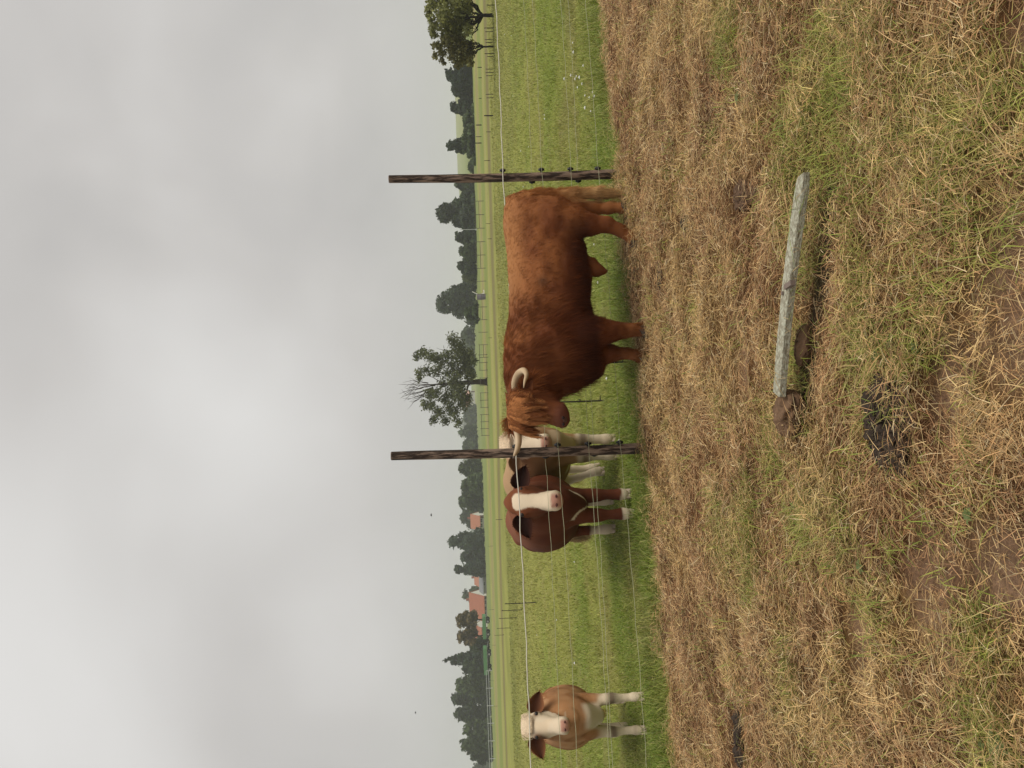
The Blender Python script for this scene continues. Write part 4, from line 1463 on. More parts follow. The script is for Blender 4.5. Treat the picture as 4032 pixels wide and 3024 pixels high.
G_DARK, G_MID, G_LIGHT, G_BLUE, G_BROWN, G_PALE = (.034, .056, .026), (.052, .082, .030), (.09, .12, .04), (.034, .060, .034), (.11, .085, .036), (.13, .15, .08)
FT = [
    (292, 48, 1752, 1871, 120, G_BLUE, 'rounded dark tree next to the willow like field trees', 'broad', 1700),
    (348, 42, 1778, 1870, 124, G_DARK, 'lower dark tree, second from the field trees with visible trunks', 'broad', 1400),
    (420, 38, 1772, 1872, 126, G_BLUE, 'small round tree with sky gaps on both sides of it', 'broad', 1300),
    (385, 20, 1825, 1872, 128, G_MID, 'low shrub filling the gap beside the small round tree', 'shrub', 500),
    (475, 58, 1824, 1873, 118, G_MID, 'wide lighter green shrub between two round trees', 'shrub', 1200),
    (572, 40, 1758, 1868, 124, G_BLUE, 'tree with jagged top rising above a wide shrub', 'broad', 1300),
    (560, 72, 1818, 1872, 117, G_MID, 'wide shrub at the foot of the jagged topped tree', 'shrub', 1300),
    (655, 30, 1845, 1868, 150, G_MID, 'low bush in the far field before the bull side post', 'shrub', 400),
    (724, 26, 1788, 1866, 150, G_MID, 'slim tree half hidden by the post behind the bull\'s tail', 'broad', 800),
    (775, 36, 1812, 1868, 148, G_DARK, 'low dark shrub left of the post behind the bull\'s tail', 'shrub', 900),
    (797, 22, 1798, 1872, 146, G_DARK, 'small dark tree leaning on the big round tree', 'broad', 700),
    (838, 62, 1718, 1875, 150, G_DARK, 'big round dark tree above the bull\'s rump', 'broad', 2600),
    (860, 80, 1810, 1876, 146, G_DARK, 'dense dark hedge under the big round tree', 'shrub', 1700),
    (932, 38, 1792, 1875, 152, G_DARK, 'dark tree with a thin pale pole before it', 'broad', 1300),
    (988, 36, 1806, 1875, 150, G_MID, 'lighter olive tree above the middle of the bull\'s back', 'broad', 1200),
    (1046, 40, 1802, 1875, 155, G_DARK, 'dark round topped tree between an olive tree and a pale one', 'broad', 1300),
    (1092, 26, 1820, 1874, 165, G_LIGHT, 'pale feathery tree beside the huge spreading tree', 'loose', 700),
    (1130, 30, 1800, 1873, 175, G_DARK, 'narrow shoulder tree touching the huge spreading tree', 'broad', 900),
    (1192, 74, 1716, 1873, 185, G_DARK, 'huge spreading dark tree above the bull\'s shoulder', 'broad', 3000),
    (1232, 44, 1830, 1880, 130, G_MID, 'low bright bush in front of the huge spreading tree', 'shrub', 1000),
    (1320, 42, 1816, 1866, 260, G_MID, 'small far tree between the spreading tree and the dead topped one', 'broad', 900),
    (1372, 58, 1812, 1866, 330, G_MID, 'hazy far tree behind the dead topped tree', 'broad', 1300),
    (1440, 40, 1820, 1868, 330, G_MID, 'hazy low tree behind the trunk of the dead topped tree', 'broad', 900),
    (1640, 46, 1826, 1874, 360, G_MID, 'hazy far copse tree beside the pink roofed house', 'broad', 1200),
    (1700, 28, 1806, 1876, 300, G_MID, 'hazy pointed tree next to the horn side post', 'loose', 800),
    (1757, 44, 1822, 1880, 300, G_MID, 'hazy rounded tree touching the horn side post', 'broad', 1000),
    (1842, 44, 1806, 1895, 205, G_MID, 'full green tree just past the horn side post', 'broad', 1700),
    (1908, 44, 1816, 1898, 200, G_MID, 'full green tree above the tan cow\'s rump', 'broad', 1600),
    (1972, 46, 1806, 1900, 205, G_MID, 'full green tree above the blaze faced cow', 'broad', 1700),
    (2036, 44, 1812, 1895, 280, G_DARK, 'dark tree behind the small orange roof', 'broad', 1200),
    (2128, 46, 1762, 1905, 215, G_BLUE, 'spiky conifer like tree left of the small orange roof', 'loose', 1800),
    (2190, 42, 1812, 1908, 222, G_BLUE, 'bluish tree between two spiky trees', 'broad', 1300),
    (2238, 32, 1786, 1908, 216, G_BLUE, 'spiky topped tree beside the grey shed', 'loose', 1300),
    (2338, 38, 1822, 1900, 290, G_MID, 'round hazy tree behind the large red roof', 'broad', 1100),
    (2438, 50, 1796, 1918, 170, G_BROWN, 'brownish thin tree in front of the large red roof', 'bare', 750),
    (2500, 44, 1800, 1920, 172, G_BROWN, 'brownish open tree with bare limbs by the green trailer', 'bare', 800),
    (2540, 40, 1850, 1922, 175, G_DARK, 'dark shrub below the spruce', 'shrub', 900),
    (2592, 44, 1742, 1922, 190, G_BLUE, 'pointed dark spruce rising above its neighbours', 'spruce', 2600),
    (2625, 48, 1818, 1924, 186, G_DARK, 'dark bushy tree left of the spruce', 'broad', 1400),
    (2690, 56, 1792, 1928, 200, G_MID, 'broad grey green tree behind the pale rail fence', 'broad', 1800),
    (2742, 42, 1774, 1930, 205, G_DARK, 'tallest dark tree behind the pale rail fence', 'broad', 1700),
    (2806, 52, 1788, 1932, 200, G_DARK, 'dark tree above the lone young cow\'s head', 'broad', 1700),
    (2868, 40, 1822, 1934, 195, G_MID, 'lower tree between two dark trees by the pale rails', 'broad', 1200),
    (2926, 50, 1814, 1936, 190, G_MID, 'green tree with ragged top near the far end of the tree row', 'broad', 1600),
    (2972, 36, 1850, 1938, 192, G_DARK, 'dark low tree at the end of the tree row', 'broad', 900),
    (3030, 48, 1862, 1940, 330, G_MID, 'hazy far tree at the very end of the tree row', 'broad', 900),
]
for (yc, hw, vt, vb, D, col, lab, kind, n) in FT:
    nm = 'shrub' if kind == 'shrub' else 'spruce_tree' if kind == 'spruce' else 'broadleaf_tree'
    far_tree(yc, hw, vt, vb, D, col, lab, kind, n, nm)


def limb(tb, p0, p1, r0, r1, rs, seg=6, wob=.08, n=7):
    p0, p1 = np.array(p0, float), np.array(p1, float)
    L = np.linalg.norm(p1 - p0)
    pts = [p0 + (p1 - p0) * u + rs.normal(size=3) * wob * L * (0 < u < 1) * .5 for u in np.linspace(0, 1, seg)]
    tb.tube(pts, np.linspace(r0, r1, seg), n)
    return pts


def dead_top_tree():
    D = 88.0
    rs = np.random.default_rng(5)
    q = lambda a, b, dd=0.0: at(1550 + .422 * a, 1300 + .422 * b, D + dd)
    base = q(875, 480)
    root = empty('dead_topped_tree', base)
    tag(root, 'lone tall oak with bare dead crown tip and thick trunk in mid field', 'tree')
    tb = MB()
    P = lambda a, b, dd=0.0: q(a, b, dd) - base
    limb(tb, P(885, 482), P(760, 483), .40, .30, rs, 5, .01, 10)
    tb.tube([P(888, 482), P(872, 482), P(850, 482)], [.70, .48, .38], 10)
    limb(tb, P(765, 483), P(660, 490), .30, .27, rs, 4, .02, 10)
    limb(tb, P(665, 490), P(560, 500), .27, .19, rs, 5, .03, 9)
    limb(tb, P(565, 500), P(400, 505), .19, .09, rs, 6, .03, 8)
    for (a, b, r) in (((695, 475), (640, 210), .20), ((700, 500), (660, 660), .17), ((640, 490), (560, 690), .15), ((600, 490), (520, 300), .16), ((560, 500), (450, 620), .13), ((600, 330), (560, 110), .10),
                      ((520, 310), (330, 240), .11), ((350, 250), (225, 225), .06), ((480, 500), (300, 420), .09), ((450, 620), (330, 700), .08), ((560, 690), (430, 800), .08), ((600, 700), (600, 850), .07), ((560, 500), (400, 400), .09)):
        dd = rs.normal() * 1.2
        e = P(*b, dd)
        limb(tb, P(*a), e, r * .75, r * .25, rs, 6, .06, 6)
    tb.build('trunk', M_bark, root, smooth=True)
    tips = [(90, 505), (85, 575), (120, 545), (128, 650), (175, 672), (155, 470), (205, 660), (110, 610), (250, 640), (160, 520), (190, 600)]
    for (a, b) in tips:
        m_ = (400 - 90 * rs.random(), 505 + 30 * (b - 505) / 100)
        db = MB()
        pts = limb(db, P(*m_), P((a + m_[0]) / 2 + 20, (b + m_[1]) / 2, rs.normal() * .5), .075, .05, rs, 4, .05, 5)
        limb(db, pts[-1], P(a, b, rs.normal() * .6), .05, .012, rs, 5, .08, 5)
        for j in range(4):
            u = .3 + .6 * rs.random()
            c0 = pts[-1] + (P(a, b) - pts[-1]) * u
            limb(db, c0, c0 + np.array([rs.normal() * .5, rs.normal() * .5, .5 + .5 * rs.random()]), .025, .008, rs, 3, .08, 4)
        db.build('dead_branch', M_bark, root, smooth=True)
    for (a, b, c, d) in ((420, 230, 340, 180), (380, 270, 300, 200), (480, 190, 400, 165), (560, 380, 610, 330), (420, 420, 430, 350), (470, 170, 465, 140)):
        db = MB()
        limb(db, P(a, b), P(c, d), .03, .01, rs, 4, .1, 4)
        db.build('dead_branch', M_bark, root, smooth=True)
    lobes = [(550, 90, 45), (600, 150, 55), (650, 230, 55), (570, 240, 55), (480, 245, 38), (420, 270, 40), (370, 258, 30), (330, 240, 42), (270, 205, 32), (215, 245, 28), (690, 300, 55), (660, 370, 55), (600, 390, 45), (505, 400, 38),
             (400, 380, 42), (310, 370, 34), (245, 400, 34), (235, 445, 24), (560, 470, 55), (610, 560, 62), (640, 630, 55), (550, 600, 52), (480, 640, 42), (400, 585, 36), (330, 600, 38), (290, 695, 32), (350, 705, 38), (420, 770, 44), (370, 835, 30),
             (480, 845, 34), (560, 780, 46), (600, 860, 32), (520, 720, 44), (640, 700, 42), (710, 410, 36), (460, 500, 36), (700, 230, 40), (740, 290, 30), (735, 420, 28), (690, 640, 30), (440, 330, 26), (540, 330, 36)]
    cs = np.array([q(a, b, rs.normal() * 1.1) for a, b, r in lobes])
    rr = np.array([r * .0122 * 1.25 for a, b, r in lobes])
    rr3 = np.stack([rr * 1.05, rr * 1.3, rr * .85], 1)
    crown_obj(root, cs, rr3 * 1.4, 11500, .125, (.095, .112, .048), rs, vary=.7, weights=rr ** 1.6, origin=base)


dead_top_tree()


def orchard_tree(label, bpx, bpy_, D, fork, limbs, lobes, n, col, r0, seed):
    rs = np.random.default_rng(seed)
    q = lambda a, b, dd=0.0: at(1600 + .422 * a, .422 * b, D + dd)
    base = q(bpx, bpy_)
    base[2] = max(base[2], -.05)
    root = empty('orchard_tree', base)
    tag(root, label, 'tree')
    tb = MB()
    P = lambda a, b, dd=0.0: q(a, b, dd) - base
    limb(tb, P(bpx + 4, bpy_), P(*fork), r0, r0 * .75, rs, 5, .03, 9)
    for (a, b, r) in limbs:
        pts = limb(tb, P(*fork), P((a * .55 + fork[0] * .45), (b * .6 + fork[1] * .4), rs.normal() * .2), r0 * .5, r * 1.2, rs, 5, .09, 7)
        limb(tb, pts[-1], P(a, b, rs.normal() * .4), r * 1.2, r * .4, rs, 6, .12, 6)
        for j in range(3):
            u = pts[-1] + (P(a, b) - pts[-1]) * rs.random()
            limb(tb, u, u + np.array([rs.normal() * .35, rs.normal() * .3, .3 + .3 * rs.random()]), r * .5, r * .15, rs, 4, .12, 4)
    tb.build('trunk', M_bark_dark, root, smooth=True)
    k = .422 * D / FPX
    cs = np.array([q(a, b, rs.normal() * .35) for a, b, r in lobes])
    rr = np.array([r * k for a, b, r in lobes])
    crown_obj(root, cs, np.stack([rr * 1.05, rr * 1.1, rr * .95], 1), n, .065, col, rs, vary=.7, weights=rr ** 1.7, origin=base)


rs0 = np.random.default_rng(11)
lob1 = [(330 + rs0.normal() * 30, y, 100 + 25 * rs0.random()) for y in (-160, -70, 20, 110, 190, 260)] + [(480 + rs0.normal() * 20, y, 95) for y in (-170, -60, 30, 120, 200, 280)] + \
       [(225 + 15 * rs0.normal(), y, 46) for y in (0, 40, 90, 130, 180)] + [(270 + 15 * rs0.normal(), y, 42) for y in (230, 280, 320)] + [(575, y, 52) for y in (-40, 40, 120, 210, 290)]
orchard_tree('nearest big field tree with dark forked trunk at the meadow edge', 825, 145, 36, (715, 143), [(600, 40, .05), (590, 110, .045), (560, -30, .05), (600, 230, .05), (620, 330, .035), (540, 170, .05), (570, 280, .04)],
             lob1, 8000, (.185, .20, .072), .10, 21)
lob2 = [(300, 430, 48), (330, 490, 50), (360, 380, 60), (420, 440, 75), (440, 520, 70), (400, 350, 60), (500, 380, 70), (520, 470, 75), (540, 550, 60), (590, 420, 50), (600, 500, 48), (600, 580, 42), (255, 420, 30), (270, 520, 32), (330, 560, 28), (480, 600, 40), (350, 590, 18)]
orchard_tree('smaller field tree with slim reddish trunk beside the nearest big one', 828, 432, 36.5, (722, 436), [(640, 390, .03), (630, 430, .03), (645, 480, .03), (600, 400, .03), (600, 520, .03), (560, 460, .03)],
             lob2, 3600, (.16, .155, .058), .05, 22)

# ------------------------------------------------------------------ far wooded ridge
def far_wood():
    rs = np.random.default_rng(31)
    cs, rr = [], []
    for py in np.linspace(1580, 2120, 40):
        D = 900
        p = at(1866 + (py - 1512) * .035, py, D)
        h = at(1806 + (py - 1600) * .035 + 16 * rs.random() + 14 * abs((py - 1750) / 300), py, D)[2]
        cs.append((p[0], D, h - 9))
        rr.append((14, 10, 9))
    for py in np.linspace(-100, 720, 60):
        D = 1000
        h = at(1813 + py * .02 + 5 * rs.random(), py, D)[2]
        cs.append((at(1800, py, D)[0], D, h - 3))
        rr.append((10, 8, 3))
    v, f, li, p = leaf_cloud(np.array(cs), np.array(rr), np.ones(len(cs)), 9000, 2.2, rs)
    c = np.array(G_MID)[None] * (.7 + .6 * rs.random((len(p), 1)))
    o = mesh_obj('distant_wood', v, f, M_leaf, tint=np.repeat(c, 4, 0))
    tag(o, 'hazy distant wood along the horizon ridge', 'wood', kind='stuff')


far_wood()

# ------------------------------------------------------------------ buildings
M_rooft = mat('red roof tiles', (.32, .115, .065), rough=.85, grain=(2.2, .25), bump=(7, .5, .05, (1, 3, 1)))
M_roofo = mat('orange roof tiles', (.34, .14, .08), rough=.85, grain=(2.2, .25), bump=(7, .5, .05, (1, 3, 1)))
M_roofg = mat('grey sheet roof', (.20, .21, .21), rough=.6, grain=(1.5, .2))
M_roofp = mat('faded pink roof', (.46, .26, .19), rough=.85, grain=(2, .2))
M_wallw = mat('white plaster', (.62, .61, .57), rough=.9, grain=(1.2, .15))
M_wallg = mat('grey plaster', (.32, .32, .30), rough=.9, grain=(1.2, .2))
M_glass = mat('dark window glass', (.03, .035, .04), rough=.1, spec=.6)
M_frame = mat('window frame', (.6, .6, .58), rough=.6)
M_door = mat('brown door', (.11, .06, .035), rough=.7)
M_brick = mat('chimney brick', (.28, .11, .07), rough=.9, grain=(4, .3))


def house(name, label, y0, y1, vr, ve, vb, D, depth, roofm, wallm, win=2, chim=True, cat='house', door=True):
    yc = (y0 + y1) / 2
    p0, p1 = at(vb, y1, D), at(vb, y0, D)
    zb = 0.0 + float(hill_z(p0[0], D))
    zb = min(zb, at(vb, yc, D)[2])
    zr, ze = at(vr, yc, D)[2], at(ve, yc, D)[2]
    w = p1[0] - p0[0]
    cx = (p0[0] + p1[0]) / 2
    root = empty(name, (cx, D + depth / 2, zb))
    tag(root, label, cat)
    he, hr = ze - zb, zr - zb
    b = MB()
    b.box((0, 0, he / 2 - .3), (w * .95, depth * .94, he + .6))
    for e in (-1, 1):
        x = e * w * .475
        b.add([(x, -depth * .47, he), (x, depth * .47, he), (x, 0, hr - .12)], [(0, 1, 2)])
    b.build('wall', wallm, root)
    r = MB()
    t = .16
    for e in (-1, 1):
        a0_, a1_ = np.array([0, e * depth * .56, he - .25]), np.array([0, 0, hr])
        for k_ in (0,):
            v = []
            for x in (-w / 2, w / 2):
                v += [(x, a0_[1], a0_[2]), (x, a1_[1], a1_[2]), (x, a1_[1], a1_[2] - t), (x, a0_[1], a0_[2] - t)]
            r.add(v, [(0, 1, 2, 3), (7, 6, 5, 4), (0, 4, 5, 1), (3, 2, 6, 7), (0, 3, 7, 4), (1, 5, 6, 2)])
    ro = r.build('roof', roofm, root)
    if chim:
        c = MB()
        c.box((w * .2, .4, hr + .25), (.6, .6, 1.3))
        c.build('chimney', M_brick, ro)
    yf = -depth * .47
    for i in range(win):
        x = w * (-.34 + .68 * (i + .5) / win)
        wh = min(1.1, he * .5)
        fr = MB()
        fr.box((x, yf - .02, he * .55), (1.1, .08, wh))
        fo = fr.build('window', M_frame, root)
        gl = MB()
        for e in (-1, 1):
            gl.box((x + e * .25, yf - .075, he * .55), (.42, .03, wh * .84))
        gl.build('pane', M_glass, fo)
    if door:
        d = MB()
        d.box((w * .42, yf - .03, min(1.0, he * .45)), (.9, .08, min(2.0, he * .9)))
        do = d.build('door', M_door, root)
        MB().ball((w * .42 + .33, yf - .09, min(1.0, he * .45)), .05, 6, 4).build('handle', M_frame, do)


house('red_roofed_house', 'white house with large red tiled roof beside the brownish tree', 2344, 2446, 1847, 1904, 1920, 232, 9, M_rooft, M_wallw, 3)
house('orange_roofed_house', 'small white house with orange roof behind the blaze faced cow', 2030, 2088, 1852, 1887, 1902, 232, 8, M_roofo, M_wallw, 2)
house('distant_house', 'tiny house with orange roof just above the grey shed', 2272, 2312, 1867, 1888, 1906, 262, 8, M_roofo, M_wallw, 1)
house('grey_shed', 'low grey roofed shed between spiky tree and large red roof', 2258, 2340, 1886, 1899, 1917, 218, 6, M_roofg, M_wallg, 1, chim=False, cat='shed')
house('pink_roofed_house', 'hazy house with faded pink roof behind the dead topped tree', 1536, 1606, 1834, 1848, 1866, 420, 10, M_roofp, M_wallw, 3)
house('rear_farmhouse', 'half hidden house with red roof behind the brownish open tree', 2470, 2530, 1866, 1894, 1918, 240, 8, M_rooft, M_wallw, 2)
house('cropped_house', 'pinkish house glimpsed through the fork of the nearest field tree', -60, 32, 1868, 1884, 1899, 118, 6, M_roofp, M_wallg, 2, chim=False)

# ------------------------------------------------------------------ farm trailers
M_green = mat('green paint', (.10, .24, .10), rough=.5, grain=(3, .15))
M_tyre = mat('tyre rubber', (.02, .02, .02), rough=.9)
M_rim = mat('wheel rim', (.30, .30, .28), rough=.5)
M_steel = mat('dull steel', (.25, .25, .24), rough=.5, metal=.4)


def trailer(label, y0, y1, vt, vb, D):
    a, b = at(vb, y1, D), at(vb, y0, D)
    w = b[0] - a[0]
    cx = (a[0] + b[0]) / 2
    zt, zs = at(vt, (y0 + y1) / 2, D)[2], at(vb, (y0 + y1) / 2, D)[2]
    root = empty('farm_trailer', (cx, D, 0))
    tag(root, label, 'trailer', 'green farm trailers by the far tree row')
    h = zt - zs
    zs = max(zs, .75)
    n = 5
    MB().box((0, 0, zs + .06), (w, 2.2, .12)).build('bed', M_steel, root)
    for i in range(n):
        x = -w / 2 + w * (i + .5) / n
        MB().box((x, -1.12, zs + .12 + h / 2), (w / n - .04, .06, h)).build('side_board', M_green, root)
        MB().box((x, 1.12, zs + .12 + h / 2), (w / n - .04, .06, h)).build('side_board', M_green, root)
    for e in (-1, 1):
        MB().box((e * (w / 2 + .02), 0, zs + .12 + h / 2), (.06, 2.3, h)).build('end_board', M_green, root)
        for s_ in (-1, 1):
            t = MB()
            t.tube([(e * w * .3, s_ * .95 - .13, .42), (e * w * .3, s_ * .95 + .13, .42)], [.42, .42], 16)
            wh = t.build('wheel', M_tyre, root)
            t = MB()
            t.tube([(e * w * .3, s_ * .95 - .15, .42), (e * w * .3, s_ * .95 + .15, .42)], [.2, .2], 12)
            t.build('rim', M_rim, wh)
    MB().tube([(w / 2, 0, zs - .05), (w / 2 + 1.3, 0, .5)], [.06, .05], 6).build('drawbar', M_steel, root)


trailer('long green farm trailer below the brownish open tree', 2424, 2508, 1908, 1921, 158)
trailer('green farm trailer parked below the spruce', 2549, 2648, 1912, 1926, 154)

# ------------------------------------------------------------------ paddock fences and field furniture
M_rail = mat('grey timber rail', (.14, .13, .10), rough=.9, grain=(5, .3))
M_palerail = mat('pale metal rail', (.48, .50, .50), rough=.5)
M_stake = mat('dark stake', (.035, .03, .027), rough=.9)
M_white = mat('white paint', (.72, .72, .70), rough=.6)
M_barrel = mat('grey violet barrel', (.20, .17, .22), rough=.5)


def rail_fence(label, y0, y1, D0, D1, step, h, rails, m_post, m_rail, r=.05, gaps=()):
    a, b = at(1950, y0, D0), at(1950, y1, D1)
    a[2] = b[2] = 0
    L = np.linalg.norm(b - a)
    d = (b - a) / L
    root = empty('rail_fence', a)
    tag(root, label, 'fence')
    n = int(L / step) + 1
    ang = math.atan2(d[1], d[0])
    for i in range(n):
        p = d * (i * step)
        MB().tube([(p[0], p[1], -.2), (p[0] + .02 * random.uniform(-1, 1), p[1], h * random.uniform(.94, 1.06))], [r, r * .9], 6).build('post', m_post, root)
        if i < n - 1 and i not in gaps:
            q = d * ((i + .5) * step)
            for z in rails:
                MB().box((q[0], q[1] - .04, h * z), (step, .03, r * 1.5), rz=-ang if False else ang).build('rail', m_rail, root)
    return root


rail_fence('low timber rail fence with gaps across the paddock above the bull\'s back', 790, 1420, 72, 76, 1.25, .95, (.9, .5), M_rail, M_rail, .032, gaps=(2, 5, 6, 9, 10))
rail_fence('far timber rail fence crossing the field under the dead topped tree', 1395, 1730, 80, 86, .95, .95, (.88,), M_rail, M_rail, .035, gaps=(2, 4, 7))
rail_fence('pale metal rail fence before the dark tree row above the young cow', 2640, 3120, 150, 146, 3.2, 1.25, (.92, .55), M_palerail, M_palerail, .06)


def stake(px, py, top, label, group, name='step_in_post', r=.012, m=None, cat='post', D=None, clips=0):
    p = ground(px, py)
    D = p[1]
    z = at(top, py, D)[2]
    root = empty(name, (p[0], p[1], 0))
    tag(root, label, cat, group)
    MB().tube([(0, 0, -.1), (0, 0, z * .5), (0.004, 0, z)], [r, r, r * .8], 6).build('shaft', m or M_stake, root)
    if clips:
        for k in range(clips):
            c = MB()
            zz = z * (.95 - .3 * k)
            c.box((r * 1.6, 0, zz), (.018, .010, .012))
            c.box((r * 2.3, 0, zz + .008), (.007, .010, .022))
            c.build('clip', M_black, root)
        MB().box((.03, 0, .05), (.06, .012, .012)).build('foot_step', m or M_stake, root)
    return root


gS = 'black step-in posts of the temporary pasture fence'
SP = [(2472, 1425, 2150, 'thin black step-in post behind the bull\'s front hoof'), (2380, 1577, 2105, 'thin black step-in post below the bull\'s chin'), (2113, 2372, 1987, 'nearest of the thin step-in posts on the open meadow, the tallest'),
      (2057, 2401, 1975, 'second of the thin step-in posts on the open meadow'), (2036, 2432, 1965, 'third of the thin step-in posts on the open meadow'), (2012, 2472, 1957, 'fourth of the thin step-in posts on the open meadow'),
      (1985, 2500, 1947, 'fifth and smallest of the step-in posts on the open meadow')]
for (px, py, tp, lab) in SP:
    stake(px, py, tp, lab, gS, clips=3, r=.010 if px > 2200 else .013)
gR = 'dark stakes along the strip of longer grass near the field trees'
ST = [(1948, 20, 1916), (1945, 110, 1906), (1943, 125, 1911), (1940, 156, 1909), (1941, 167, 1912), (1947, 211, 1908), (1946, 222, 1918), (1943, 272, 1912), (1944, 285, 1912), (1940, 298, 1914), (1943, 371, 1912), (1945, 385, 1916),
      (1942, 455, 1906), (1935, 519, 1914), (1930, 632, 1906)]
SL = ['dark stake right of the nearest field tree\'s trunk', 'tall dark stake just left of the nearest field tree\'s trunk', 'short dark stake second left of the nearest field tree\'s trunk', 'dark stake midway between the two field tree trunks', 'dark stake just before the slim reddish trunk',
      'slanting dark stake just past the slim reddish trunk', 'short dark stake beside the slanting one', 'first stake of a close group of three below the round trees', 'middle stake of a close group of three below the round trees', 'last stake of a close group of three below the round trees',
      'one of a pair of dark stakes, the nearer to the field trees', 'one of a pair of dark stakes, the farther from the field trees', 'thick dark stake standing alone in the strip of longer grass', 'thin dark stake between the thick stake and the post', 'last thin stake before the post behind the bull\'s tail']
for (px, py, tp), lab in zip(ST, SL):
    stake(px, py, tp, lab, gR, name='field_stake', r=.035 if py == 455 else .018)
gF = 'posts of the farther field fence below the round trees'
for (px, py, tp, lab) in ((1897, 265, 1880, 'dark field post below the first rounded tree'), (1897, 306, 1884, 'short dark field post between the rounded tree and its lower neighbour'), (1896, 387, 1886, 'lowest dark field post, below the small round tree'),
                     (1896, 492, 1874, 'thick dark field post below the wide lighter shrub'), (1896, 538, 1873, 'thin tall field post beside the stout one'), (1896, 563, 1870, 'stout post below the jagged topped tree')):
    stake(px, py, tp, lab, gF, name='field_post', r=.05 if py in (492, 563) else .03)
gM = 'thin stakes scattered on the mid meadow'
for (px, py, tp, lab) in ((1925, 2262, 1914, 'thin meadow stake below the tiny orange roof'), (1960, 2780, 1944, 'thin meadow stake just above the lone young cow\'s head'), (1944, 2680, 1928, 'thin meadow stake at the start of the pale rail fence'), (1930, 880, 1912, 'thin meadow stake above the bull\'s rump'),
                     (1936, 940, 1920, 'short meadow stake above the bull\'s loin'), (1937, 1330, 1922, 'thin meadow stake above the bull\'s withers'), (1978, 2045, 1952, 'nearest meadow stake, just above the blaze faced cow\'s ear'), (1942, 2150, 1922, 'thin meadow stake below the first spiky tree'),
                     (1946, 2400, 1926, 'thin meadow stake below the large red roof'), (1952, 2540, 1936, 'thin meadow stake between the two green trailers')):
    stake(px, py, tp, lab, gM, name='meadow_stake', r=.016)

# jump stand, barrel, poles
p = ground(1907, 1152)
root = empty('leaning_pole', (p[0], p[1], 0))
tag(root, 'leaning white pole standing beside the grey barrel', 'pole')
MB().tube([(0, 0, -.1), (-.25, 0, .6), (.15, 0, 1.35)], [.05, .05, .045], 8).build('shaft', M_white, root)
MB().tube([(-.3, 0, .01), (.3, 0, .03)], [.05, .05], 8).build('foot', M_white, root)
p = ground(1912, 1168)
root = empty('barrel', (p[0], p[1], 0))
tag(root, 'upright grey violet barrel in the paddock above the bull\'s shoulder', 'barrel')
MB().tube([(0, 0, 0), (0, 0, .1), (0, 0, .45), (0, 0, .8), (0, 0, .9)], [.28, .30, .33, .30, .28], 16).build('drum', M_barrel, root, smooth=False)
for z in (.28, .62):
    MB().tube([(0, 0, z - .02), (0, 0, z + .02)], [.335, .335], 16).build('hoop', M_steel, root)
p = at(1877, 944, 150)
root = empty('flag_pole', (p[0], 140, 0))
tag(root, 'thin pale pole in front of the dark trees', 'pole')
MB().tube([(0, 0, 0), (0, 0, 3), (.05, 0, at(1822, 944, 140)[2])], [.06, .05, .04], 8).build('shaft', M_palerail, root)
MB().box((0, 0, .1), (.35, .35, .2)).build('foot', M_palerail, root)

# birds
M_bird = mat('dark feathers', (.03, .03, .03), rough=.8)
for (px, py, D, lab) in ((1699, 2028, 60, 'tiny dark bird flying above the small orange roofed house'), (1637, 2806, 80, 'tiny dark bird flying above the lone young cow')):
    p = at(px, py, D)
    root = empty('bird', p)
    tag(root, lab, 'bird', 'birds in flight')
    b = MB()
    b.ball((0, 0, 0), (.10, .035, .035), 8, 6)
    b.ball((.11, 0, .015), (.03, .025, .025), 6, 5)
    b.add([(-.09, -.02, 0), (-.09, .02, 0), (-.19, .035, .0), (-.19, -.035, 0), (-.09, -.02, .008), (-.09, .02, .008), (-.19, .035, .006), (-.19, -.035, .006)], [(0, 1, 2, 3), (4, 7, 6, 5), (0, 4, 5, 1), (2, 6, 7, 3), (1, 5, 6, 2), (0, 3, 7, 4)])
    b.build('body', M_bird, root, smooth=True)
    for e in (-1, 1):
        w = MB()
        pr = [(.05, 0, .02), (.06, e * .1, .07), (.01, e * .24, .05), (-.05, e * .1, .06), (-.05, 0, .02)]
        w.add(pr + [(x, y, z + .008) for x, y, z in pr], [(0, 1, 2, 3, 4), (9, 8, 7, 6, 5)] + [(i, 5 + i, 5 + (i + 1) % 5, (i + 1) % 5) for i in range(5)])
        w.build('wing', M_bird, root)

